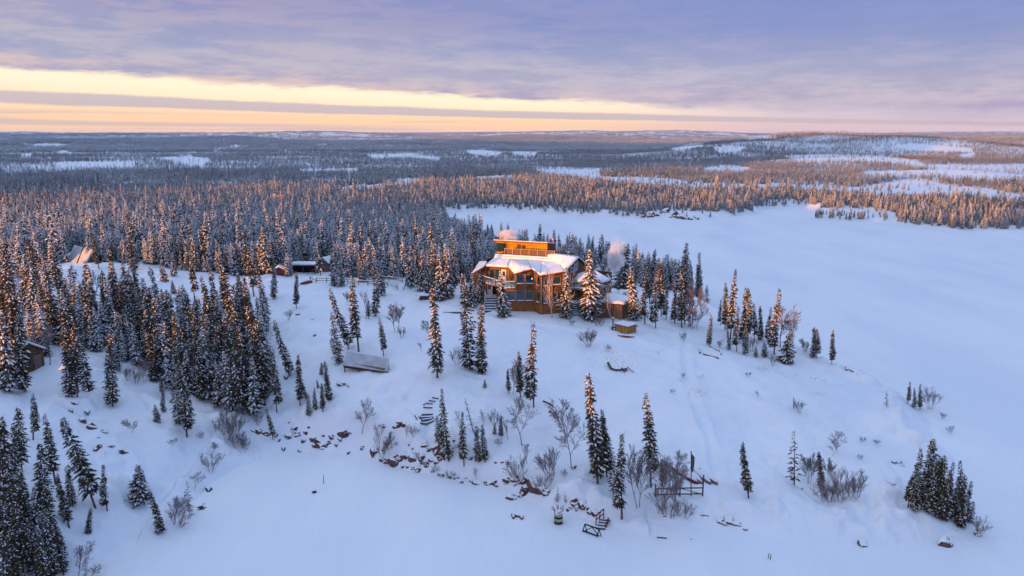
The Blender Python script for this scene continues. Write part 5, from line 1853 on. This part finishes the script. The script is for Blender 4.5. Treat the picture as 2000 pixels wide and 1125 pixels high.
FA, FB = Vector((RA.x + off.x * .55, RA.y + off.y * .9 + 2.0, 9.0)), Vector((RB.x + off.x * .55, RB.y + off.y * .9 + 2.0, 9.0))
b = MB()
b.add([RA, RB, FB, FA, RA + Vector((0, -.1, -.3)), RB + Vector((0, -.1, -.3)), FB + Vector((0, -.2, 0)), FA + Vector((0, -.2, 0))],
      [(0, 1, 2, 3), (7, 6, 5, 4), (0, 4, 5, 1), (1, 5, 6, 2), (2, 6, 7, 3), (3, 7, 4, 0)])
b.build('roof_slope', 'metal_roof', t)
b = MB()
for r_, e_, f_ in ((RA, EA, FA), (RB, EB, FB)):
    d_ = (RB - RA).normalized() * (.25 if r_ is RA else -.25)
    A1, B1, C1 = r_ + d_ + Vector((0, 0, -.35)), e_ + d_, f_ + d_
    th = (RB - RA).normalized() * .1
    b.add([A1, B1, C1, A1 + th, B1 + th, C1 + th], [(0, 1, 2), (5, 4, 3), (0, 3, 4, 1), (1, 4, 5, 2), (2, 5, 3, 0)])
b.build('gable_wall', 'dark_log_wall', t)


def hut(name, px, py, w, d, h, rh, rot, label, wallm, roofm='dark_wood', snow_t=.3, cat='hut', win=True, along=0):
    """little gabled hut; ridge along local y (or x when along=1)"""
    c = gpt(px, py)
    t = thing(name, c, label, cat)
    M = Matrix.Translation((c.x, c.y, c.z)) @ Matrix.Rotation(rot, 4, 'Z') @ Matrix.Rotation(math.pi / 2 * along, 4, 'Z')

    def q(x, y, z):
        return tuple(M @ Vector((x, y, z)))
    b = MB()
    vs = [q(-w / 2, 0, -.6), q(w / 2, 0, -.6), q(w / 2, d, -.6), q(-w / 2, d, -.6), q(-w / 2, 0, h), q(w / 2, 0, h), q(w / 2, d, h), q(-w / 2, d, h), q(0, 0, h + rh), q(0, d, h + rh)]
    b.add(vs, [(0, 1, 5, 8, 4), (2, 3, 7, 9, 6), (1, 2, 6, 5), (3, 0, 4, 7), (4, 8, 9, 7), (5, 6, 9, 8), (3, 2, 1, 0)])
    b.build('wall', wallm, t)
    o_ = .25
    sl = rh / (w / 2)
    for s in (-1, 1):
        pts = [q(s * (w / 2 + o_), -o_, h - sl * o_ + .03), q(s * (w / 2 + o_), d + o_, h - sl * o_ + .03), q(0, d + o_, h + rh + .03), q(0, -o_, h + rh + .03)]
        f = (0, 1, 2, 3) if s > 0 else (3, 2, 1, 0)
        b = MB()
        b.slab(pts, [f], 0, .08)
        r_ = b.build('roof', roofm, t)
        b = MB()
        b.slab(pts, [f], .083, .083 + snow_t)
        k = b.build('snow_layer', 'snow', r_)
        k.modifiers.new('soft', 'BEVEL').width = .08
    if win:
        b = MB()
        a_, e_ = q(-w * .18, -.02, h * .62), None
        b.box(q(-w * .12, -.03, h * .62), (w * .3, .06, h * .3), rot + math.pi / 2 * along)
        b.build('window', 'dark_glass', t)
        b = MB()
        b.box(q(w * .25, -.03, h * .42), (w * .26, .06, h * .8), rot + math.pi / 2 * along)
        b.build('door', 'grey_wood', t)
    return t


hut('garden_shed', 633, 531, 2.7, 3.2, 1.8, .9, -.5, 'pale grey shed with a snowy gable roof behind the fence', 'grey_wood')
hut('left_edge_cabin', 62, 726, 3.0, 3.6, 2.2, 1.0, 1.1, 'small brown cabin with snowy roof half hidden behind the left edge spruces', 'dark_log_wall', 'dark_wood', .3, 'cabin').name = 'small_cabin'
hut('wood_hut', 546, 538, 1.4, 1.4, 1.1, .4, .2, 'tiny dark red hut under snow beside the dark lean-to', 'dark_red', 'dark_wood', .25, 'hut', False)
# lean-to
c = gpt(592, 533)
t = thing('lean_to', c, 'dark open lean-to with thick snow on its flat roof', 'shelter')
b = MB()
for sx in (-2.3, 0, 2.3):
    for sy in (0, 1.8):
        b.box((c.x + sx, c.y + sy, c.z + .5), (.14, .14, 2.0))
b.build('posts', 'dark_wood', t)
b = MB()
b.box((c.x, c.y + .9, c.z + 1.45), (5.1, 2.5, .1))
r_ = b.build('roof', 'dark_wood', t)
b = MB()
b.box((c.x, c.y + .9, c.z + 1.72), (5.0, 2.4, .42))
k = b.build('snow_layer', 'snow', r_)
md = k.modifiers.new('soft', 'BEVEL')
md.width = .18
md.segments = 3
b = MB()
b.box((c.x - .3, c.y + 1.6, c.z + .6), (4.4, .2, 1.6))
b.build('back_wall', 'black', t)

# overturned red boat by the fence
def boat(name, A, B, w, h, mat, label, cat, snow_w=.7, group=None, keel=False):
    A, B = Vector(A), Vector(B)
    mid = (A + B) / 2
    t = thing(name, mid, label, cat, group)
    d = (B - A)
    L = d.length
    d.normalize()
    s_ = Vector((-d.y, d.x, 0)).normalized()
    u_ = s_.cross(d) * -1
    if u_.z < 0:
        u_ = -u_
    n, m = 14, 8
    for nm, k, ma, lift in (('hull', 1.0, mat, 0.0), ('snow_layer', snow_w, 'snow', .13)):
        b = MB()
        vs = []
        for i in range(n + 1):
            f = i / n
            e = math.sin(math.pi * min(1, max(0, f))) ** .55
            c_ = A + d * L * (f if nm == 'hull' else .04 + .92 * f)
            for j in range(m + 1):
                a = math.pi * j / m
                if nm == 'snow_layer':
                    a = math.pi * (.06 + .74 * j / m)
                vs.append(c_ + s_ * (math.cos(a) * w / 2 * (.06 + .94 * e)) * k + u_ * ((math.sin(a) ** .8) * h * (.3 + .7 * e) + lift * (math.sin(math.pi * j / m) if nm != 'hull' else 0)))
        fs = []
        for i in range(n):
            for j in range(m):
                q0 = i * (m + 1) + j
                fs.append((q0, q0 + 1, q0 + m + 2, q0 + m + 1))
        b.add(vs, fs)
        b.build(nm, ma, t, smooth=True)
    return t


p, q = gpt(586, 556), gpt(607, 553)
boat('rowing_boat', p, q + Vector((0, 1.0, 0)), 1.1, .55, 'red_paint', 'overturned red boat with snow on it left of the rail fence', 'boat')

# canoes by the shore
CAN = [((590, 595), (742, 692), 'dark reddish canoe, front one of the overturned row by the flagpole'), ((650, 602), (765, 692), 'brown canoe, second of the overturned row by the flagpole'),
       ((698, 597), (812, 695), 'brown canoe, third of the overturned row by the flagpole'), ((745, 604), (848, 697), 'snow-buried canoe, last of the overturned row by the flagpole')]
for k, (a, c, lab) in enumerate(CAN):
    p = gpt(1100 + a[0] / 2.812, 700 + a[1] / 2.812, -.05)
    q = gpt(1100 + c[0] / 2.812, 700 + c[1] / 2.812, .0)
    boat('canoe', p, q, .8, .42, 'red_paint' if k == 0 else 'grey_wood', lab, 'canoe', 1.0, 'overturned canoes by the shore')


# rail fences
def fence(pts, label, z=.85, posts=1.7, mat='grey_wood'):
    P = [gpt(*p) for p in pts]
    t = thing('rail_fence', P[0], label, 'fence')
    rails = MB()
    pm = []
    for i in range(len(P) - 1):
        L = (P[i + 1] - P[i]).length
        n = max(1, int(L / posts))
        for k in range(n + (1 if i == len(P) - 2 else 0)):
            c = P[i].lerp(P[i + 1], k / n)
            c.z = float(ground_h(c.x, c.y)[0])
            b = MB()
            b.box((c.x, c.y, c.z + z / 2), (.12, .12, z + .3))
            b.box((c.x, c.y, c.z + z + .2), (.17, .17, .1), 0, 1)
            b.build('post', [mat, 'snow'], t)
            pm.append(c)
    for a, c in zip(pm[:-1], pm[1:]):
        for f in (.5, .95):
            rails.bar(a + Vector((0, -.08, z * f)), c + Vector((0, -.08, z * f)), .09, .09, 0)
        rails.bar(a + Vector((0, -.08, z * .95 + .08)), c + Vector((0, -.08, z * .95 + .08)), .11, .07, 1)
    rails.build('rails', [mat, 'snow'], t)


fence([(606, 547), (618, 552), (700, 556), (776, 565)], 'long snowy wooden rail fence across the upper clearing')
fence([(700, 549), (760, 549), (786, 552)], 'shorter snowy rail fence behind the long one')
# teal swing frame
c = gpt(795, 566)
t = thing('swing_frame', c, 'teal A-shaped swing frame at the right end of the fence', 'swing')
for dy in (0, 1.8):
    b = MB()
    b.bar((c.x - .75, c.y + dy, c.z - .1), (c.x, c.y + dy, c.z + 1.7), .12)
    b.bar((c.x + .75, c.y + dy, c.z - .1), (c.x, c.y + dy, c.z + 1.7), .12)
    b.bar((c.x - .4, c.y + dy, c.z + .7), (c.x + .4, c.y + dy, c.z + .7), .09)
    b.build('leg_frame', 'teal_paint', t)
b = MB()
b.bar((c.x, c.y - .2, c.z + 1.75), (c.x, c.y + 2.0, c.z + 1.75), .12)
b.build('top_beam', 'teal_paint', t)
b = MB()
for dy in (.6, 1.2):
    b.tube((c.x, c.y + dy, c.z + 1.7), (c.x, c.y + dy, c.z + .6), .02, .02, 4)
b.box((c.x, c.y + .9, c.z + .58), (.25, .75, .05))
b.build('swing_seat', 'dark_wood', t)
# snow covered wood pile right of the fence
c = gpt(828, 586)
t = thing('wood_pile', c, 'dark wood pile under snow between the fence and the lodge', 'wood pile')
b = MB()
for k in range(5):
    for j in range(3 - k % 2):
        b.tube((c.x - .8 + .1 * j, c.y + .25 * k, c.z + .15 + .22 * j), (c.x + .8, c.y + .25 * k, c.z + .15 + .22 * j), .12, .12, 7)
b.build('logs', 'dark_wood', t)
b = MB()
b.box((c.x, c.y + .5, c.z + .8), (1.7, 1.3, .2))
b.build('snow_cap', 'snow', t).modifiers.new('soft', 'BEVEL').width = .09
# low boards left of the lodge
c = gpt(885, 612)
t = thing('timber_edging', c, 'low timber edging in the snow left of the lodge steps', 'timber')
b = MB()
b.bar((c.x - 1.6, c.y, c.z + .1), (c.x + 1.5, c.y + .2, c.z + .1), .2, .22, 0)
b.bar((c.x - 1.6, c.y, c.z + .25), (c.x + 1.5, c.y + .2, c.z + .25), .2, .08, 1)
b.build('beam', ['dark_wood', 'snow'], t)

# communications mast in the forest
mb_ = place(553, 468)
t = thing('wooden_mast', mb_, 'tall sunlit wooden mast with crossarm rising from the forest', 'mast')
mt = Vector(at_y(549, 376, mb_[1]))
m0 = Vector(mb_)
b = MB()
b.tube(m0, mt, .16, .11, 8)
b.build('pole', 'pole_wood', t)
ma = m0.lerp(mt, .93)
b = MB()
b.bar((ma.x - 2.0, ma.y, ma.z), (ma.x + .8, ma.y, ma.z + .05), .22)
b.bar((ma.x - 1.0, ma.y, ma.z - .05), (ma.x, ma.y, ma.z - 1.0), .12)
b.build('crossarm', 'pole_wood', t)
b = MB()
b.box((ma.x - 1.9, ma.y, ma.z + .35), (.5, .35, .6))
b.build('equipment_box', 'steel', t)
b = MB()
b.tube((mt.x, mt.y, mt.z), (mt.x + .1, mt.y, mt.z + 1.2), .05, .03, 5)
b.build('antenna', 'steel', t)


# flags
def flag(px, pyb, pyt, drop, w, label, mats, frac0=.0, y=None, poleR=.05, kind='leaf', fpx=0):
    if y is None:
        base = gpt(px, pyb)
    else:
        base = Vector(at_y(px, pyb, y))
    top = Vector(at_y(px, pyt, base.y))
    t = thing('flagpole', base, label, 'flagpole')
    b = MB()
    b.tube(base - Vector((0, 0, .3)), top, poleR, poleR * .7, 6)
    b.tube(top, top + Vector((0, 0, .12)), poleR * 1.6, poleR * .8, 6)
    b.build('pole', mats[0], t)
    # limp cloth hanging in folds
    b = MB()
    n, m = 9, 8
    vs, cols = [], []
    f0 = frac0
    z1 = top.z - .1
    for i in range(n + 1):
        for j in range(m + 1):
            u, v = i / n, j / m
            vs.append((top.x + .06 + w * u * (.35 + .5 * (1 - v) + .15 * math.sin(3 * v)), top.y + .12 * math.sin(u * 9 + v * 2), z1 - drop * v - u * drop * .25 * (1 - .3 * v)))
    for i in range(n):
        for j in range(m):
            q0 = i * (m + 1) + j
            mi = 0
            if len(mats) > 2:
                u = (i + .5) / n
                mi = 1 if .3 < u < .7 and not (.42 < u < .58 and 2 < j < 6) else 0
            b.add([vs[q0], vs[q0 + 1], vs[q0 + m + 2], vs[q0 + m + 1]], [(0, 1, 2, 3)], mi)
    b.build('flag', mats[1:], t)


flag(1073, 500, 463, 1.9, 1.3, 'flagpole with a limp red and white flag behind the lodge', ['white_paint', 'red_flag', 'white_paint'], y=119.5)
flag(1100 + 703 / 2.812, 700 + 755 / 2.812, 700 + 517 / 2.812, 1.6, .35, 'slender flagpole with a drooping pale flag beside the canoes', ['dark_wood', 'grey_wood'])
c = np.array(at_y(1131, 500, 124))
c0 = Vector((c[0], c[1], float(ground_h(c[0], c[1])[0])))
t = thing('yellow_pole', c0, 'sunlit yellow topped pole standing behind the lodge', 'pole')
cz = at_y(1131, 467, 124)[2]
b = MB()
b.tube(c0, (c0.x, c0.y, cz - 1.3), .09, .09, 6)
b.build('shaft', 'dark_wood', t)
b = MB()
b.tube((c0.x, c0.y, cz - 1.3), (c0.x, c0.y, cz), .13, .13, 8)
b.build('sleeve', 'flue', t)


# railing by the shore
def z6(x, y, dz=0):
    return gpt(1100 + x / 2.812, 700 + y / 2.812, dz)


def z5(x, y, dz=0):
    return gpt(700 + x / 2.812, 700 + y / 2.812, dz)


def z8(x, y, dz=0):
    return gpt(1150 + x / 3.309, 400 + y / 3.309, dz)


P = [z6(505, 760), z6(640, 757), z6(765, 755)]
t = thing('dock_railing', P[1], 'dark wooden platform railing at the shore beside the flagpole', 'railing')
hs = [1.15, .9, 1.95]
for k, p in enumerate(P):
    b = MB()
    b.box((p.x, p.y, p.z + hs[k] / 2), (.11, .11, hs[k] + .3))
    b.build('post', 'dark_wood', t)
for f in (.25, .85):
    b = MB()
    for a, c in zip(P[:-1], P[1:]):
        b.bar(a + Vector((0, -.07, f)), c + Vector((0, -.07, f)), .09, .09, 0)
    b.build('rail', 'dark_wood', t)
b = MB()
b.bar(P[1] + Vector((0, -.1, .25)), P[0].lerp(P[1], .5) + Vector((0, -.1, .85)), .06)
b.bar(P[1] + Vector((0, -.1, .85)), P[1].lerp(P[2], .9) + Vector((0, -.1, .25)), .06)
b.build('brace', 'dark_wood', t)

# red steps with handrail
a, c = z6(180, 915), z6(222, 905)
t = thing('wooden_steps', a, 'small dark red steps with a handrail going down to the lake ice', 'steps')
b = MB()
zt = {}
for k, (x, y) in enumerate(((180, 915), (200, 903), (221, 893))):
    p = z6(x, y)
    zt[k] = Vector((p.x, p.y, p.z + .95 + .12 * k))
    b.bar(p - Vector((0, 0, .2)), zt[k], .09)
b.bar(zt[0], zt[2], .08)
b.bar(zt[0] - Vector((0, 0, .45)), zt[2] - Vector((0, 0, .45)), .07)
b.build('handrail', 'red_paint', t)
for k, (x, y) in enumerate(((195, 938), (205, 925), (213, 912), (222, 900))):
    p = z6(x, y)
    b = MB()
    b.box((p.x + .15, p.y, p.z + .12 + .04 * k), (.85, .24, .07), -.2, 0)
    b.box((p.x + .15, p.y + .04, p.z + .18 + .04 * k), (.75, .16, .05), -.2, 1)
    b.build('tread', ['dark_wood', 'snow'], t)
b = MB()
p, q = z6(232, 930), z6(248, 897)
b.bar(p + Vector((0, 0, .15)), q + Vector((0, 0, .35)), .08, .22)
b.build('stringer', 'red_paint', t)

# black trestle
a, c = z6(118, 952), z6(196, 980)
t = thing('trestle', a, 'black braced trestle frame lying on the lake ice beside the steps', 'trestle')
b = MB()
for p in (a, c):
    b.bar(p + Vector((-.18, 0, 0)), p + Vector((0, 0, .72)), .08)
    b.bar(p + Vector((.2, .1, 0)), p + Vector((0, 0, .72)), .08)
b.build('legs', 'black', t)
b = MB()
b.bar(a + Vector((0, 0, .74)), c + Vector((0, 0, .74)), .09)
b.bar(a + Vector((-.1, -.03, .1)), c + Vector((-.1, -.03, .1)), .09)
b.build('rails', 'black', t)
b = MB()
m = a.lerp(c, .5)
b.bar(a + Vector((0, -.05, .1)), m + Vector((0, -.05, .7)), .06)
b.bar(m + Vector((0, -.05, .7)), c + Vector((0, -.05, .1)), .06)
b.build('brace', 'black', t)

# striped planter
c = z5(1098, 903)
t = thing('planter', c, 'square planter with green and yellow chevron stripes holding snowy twigs', 'planter')
b = MB()
W = .36
for s_ in range(4):
    z0 = s_ * .24
    for face in range(4):
        a0 = face * math.pi / 2
        fx_ = Vector((math.cos(a0), math.sin(a0), 0))
        sx_ = Vector((-math.sin(a0), math.cos(a0), 0))
        o_ = c + fx_ * W
        for h_ in (-1, 1):
            e0, e1 = sx_ * h_ * W, Vector((0, 0, 0))
            b.add([o_ + e0 + Vector((0, 0, z0 + .12)), o_ + e1 + Vector((0, 0, z0)), o_ + e1 + Vector((0, 0, z0 + .24)), o_ + e0 + Vector((0, 0, z0 + .36))], [(0, 1, 2, 3)], s_ % 2)
b.add([c + Vector((x, y, .95)) for x, y in ((-W, -W), (W, -W), (W, W), (-W, W))], [(0, 1, 2, 3)], 0)
b.build('box', ['green_paint', 'yellow_paint'], t)
b = MB()
b.blob((c.x, c.y, c.z + 1.02), (.42, .42, .18), 4, 2, .2)
b.build('snow_cap', 'snow', t)
b = MB()
for k in range(34):
    a = rng.random() * 6.28
    l = rng.uniform(.3, .75)
    p = c + Vector((math.cos(a) * .2, math.sin(a) * .2, 1.0))
    b.tube(p, p + Vector((math.cos(a) * l * .7, math.sin(a) * l * .7, l * .75)), .025, .015, 3)
b.build('twigs', 'twig', t)


def logs(name, segs, label, cat, r=.12, mat='dark_wood', zf=z5, part='log', snowy=True):
    P0 = zf(*segs[0][0])
    t = thing(name, P0, label, cat)
    for (p, q) in segs:
        a, c = zf(*p), zf(*q)
        b = MB()
        b.tube(a + Vector((0, 0, r * .6)), c + Vector((0, 0, r * .6)), r, r * .85, 8, 0)
        if snowy:
            b.bar(a.lerp(c, .06) + Vector((0, 0, r * 1.55)), a.lerp(c, .94) + Vector((0, 0, r * 1.5)), r * 1.3, r * .5, 1)
        b.build(part, [mat, 'snow'], t)


logs('log_bench', [((842, 862), (905, 876)), ((850, 870), (852, 882)), ((896, 876), (898, 886))], 'dark snow-topped log lying alone on the lake ice', 'log', .14)
for k, (p, q) in enumerate((((405, 216), (440, 223)), ((388, 233), (422, 238)), ((376, 250), (407, 251)), ((357, 271), (406, 273)), ((358, 258), (372, 245)))):
    logs('timber_step', [(p, q)], 'thin timber step set in the snow path, %s from the top' % ORD[k] if k < 4 else 'short slanting timber beside the row of path steps', 'step', .09)
logs('log_crib', [((315, 318), (345, 362)), ((318, 330), (350, 318)), ((350, 312), (408, 310)), ((330, 330), (412, 326)), ((345, 345), (410, 335)), ((347, 362), (380, 362)), ((380, 360), (416, 343))],
     'broken crib of dark logs below the timber path steps', 'logs', .12)
logs('log_bench', [((742, 968), (835, 992)), ((742, 960), (744, 972)), ((833, 985), (834, 996))], 'long snow-topped log seat nearest the lodge on the brow', 'log seat', .12, zf=z8)
logs('log_bench', [((785, 920), (850, 950)), ((850, 950), (856, 970))], 'shorter log seat behind the long one on the brow', 'log seat', .1, zf=z8)
logs('stump', [((717, 935), (718, 962))], 'dark stump beside the log seats on the brow', 'stump', .14, zf=z8)
logs('fallen_log', [((1688, 1070), (1735, 1098)), ((1662, 1062), (1690, 1072))], 'fallen dark branch on the far edge of the right slope', 'branch', .07, zf=z8, snowy=False)
logs('tree_stump', [((1664, 1053), (1668, 1074))], 'upright dark stump on the far edge of the right slope', 'stump', .14, zf=z8)
logs('plank', [((515, 985), (570, 990))], 'thin dark plank flat on the snow in front of the shore bushes', 'plank', .06, zf=z6, snowy=False)
logs('plank', [((755, 862), (800, 868))], 'thin grey pole flat on the snow near the brown shore bush', 'pole', .05, zf=z6, snowy=False)
logs('driftwood', [((1015, 238), (1045, 250)), ((1045, 250), (1070, 264))], 'dark fallen branch right of the tall spruce below the lodge', 'branch', .11, snowy=False)
# twisted driftwood on the slope
t0 = z6(300, 72)
t = thing('driftwood', t0, 'twisted dark driftwood trunk lying on the slope below the hot tub', 'driftwood')
for pts, r_ in ((((245, 40), (262, 62), (290, 70), (320, 68), (350, 62)), .16), (((350, 62), (370, 70), (388, 82)), .06), (((262, 62), (255, 48)), .07), (((320, 68), (335, 78), (352, 66)), .1)):
    b = MB()
    V = [z6(x, y, .15 + (.25 if i == 0 else 0)) for i, (x, y) in enumerate(pts)]
    b.path(V, [r_ * (1 - .5 * i / len(V)) for i in range(len(V))], 6)
    b.build('limb', 'dark_wood', t)
# stakes
def stake(px, pyb, pyt, label, r=.04, lean=0, mat='dark_wood'):
    p = gpt(px, pyb)
    q = at_y(px + lean, pyt, p.y)
    b = MB()
    b.tube(p - Vector((0, 0, .2)), q, r, r * .8, 6, 0)
    b.tube(q, Vector(q) + Vector((0, 0, .05)), r * 1.3, r * .6, 6, 1)
    o = b.build('stake', [mat, 'snow'])
    tag(o, label, 'stake')


stake(632, 944, 928, 'thin stake standing alone in the bay ice', .04)
stake(1500, 1090, 1080, 'left of two short stakes in the snow at bottom right', .035, 2)
stake(1504, 1093, 1081, 'right of two short stakes in the snow at bottom right', .035, 2)
stake(1550.5, 798, 776, 'broken upright stake beside a round bush on the right slope', .05)
stake(1099, 705, 672, 'thin dark stake right of the birch below the lodge', .03) if False else None
p = gpt(614, 962)
b = MB()
b.box((p.x, p.y, p.z + .1), (.35, .3, .3), .4, 0)
b.box((p.x, p.y, p.z + .28), (.36, .31, .07), .4, 1)
tag(b.build('ice_hole_cover', ['black', 'snow']), 'small dark snow-capped box on the bay ice left of the stake', 'box')


# ------------------------------------------------------------------ chimney smoke
def smoke(c, r, dens, label, seed, tilt=0.0, col=(.99, .98, .99)):
    import bmesh
    me = bpy.data.meshes.new('smoke')
    bm = bmesh.new()
    bmesh.ops.create_icosphere(bm, subdivisions=3, radius=1.0)
    bm.to_mesh(me)
    bm.free()
    o = bpy.data.objects.new('smoke', me)
    COL.objects.link(o)
    o.location = c
    o.scale = r
    o.rotation_euler = (0, tilt, 0)
    m = bpy.data.materials.new('smoke%d' % seed)
    m.use_nodes = True
    w = NT(m.node_tree)
    tc = w.n('ShaderNodeTexCoord')
    P = tc.outputs['Object']
    ln = w.n('ShaderNodeVectorMath', {0: P}, operation='LENGTH')
    off = w.n('ShaderNodeVectorMath', {0: P, 1: (seed * 3.1, seed * 1.7, seed)}, operation='ADD')
    n1 = w.noise(off.outputs[0], 1.5, 6, .65)
    f = w.math('SUBTRACT', w.math('ADD', .78, w.math('MULTIPLY', w.math('SUBTRACT', n1, .5), 3.6)), ln.outputs['Value'])
    f = w.ss(f, .05, .75)
    f = w.math('MULTIPLY', f, w.ss(ln.outputs['Value'], .98, .60))
    v = w.n('ShaderNodeVolumePrincipled', {'Color': c4(*col), 'Density': w.math('MULTIPLY', f, dens), 'Anisotropy': .3})
    w.n('ShaderNodeOutputMaterial', {'Volume': v.outputs[0]})
    me.materials.append(m)
    tag(o, label, kind='stuff')


p = at_y(993, 459, 119)
smoke(p, (2.9, 1.4, 1.5), 6, 'pale puff of smoke drifting behind the orange top storey', 2, .1)
p = at_y(1200, 509, 116)
smoke(p, (2.3, 1.5, 2.8), 5, 'column of smoke rising right of the lodge', 5, .12)
p = at_y(1207, 480, 116)
smoke(p, (2.0, 1.2, 2.2), 2.0, 'thin upper wisp of smoke above the column right of the lodge', 8, -.3)


# ------------------------------------------------------------------ the cold air that far hills fade into
b = MB()
b.box((0, 3000, 44.0), (30600, 30600, 102.0))
m = bpy.data.materials.new('haze')
m.use_nodes = True
w = NT(m.node_tree)
v = w.n('ShaderNodeVolumePrincipled', {'Color': c4(.60, .70, .97), 'Density': 2.6e-5, 'Anisotropy': 0.0})
w.n('ShaderNodeOutputMaterial', {'Volume': v.outputs[0]})
MATS['haze'] = m
tag(b.build('haze', 'haze'), 'thin cold haze over the forest towards the horizon', kind='stuff')
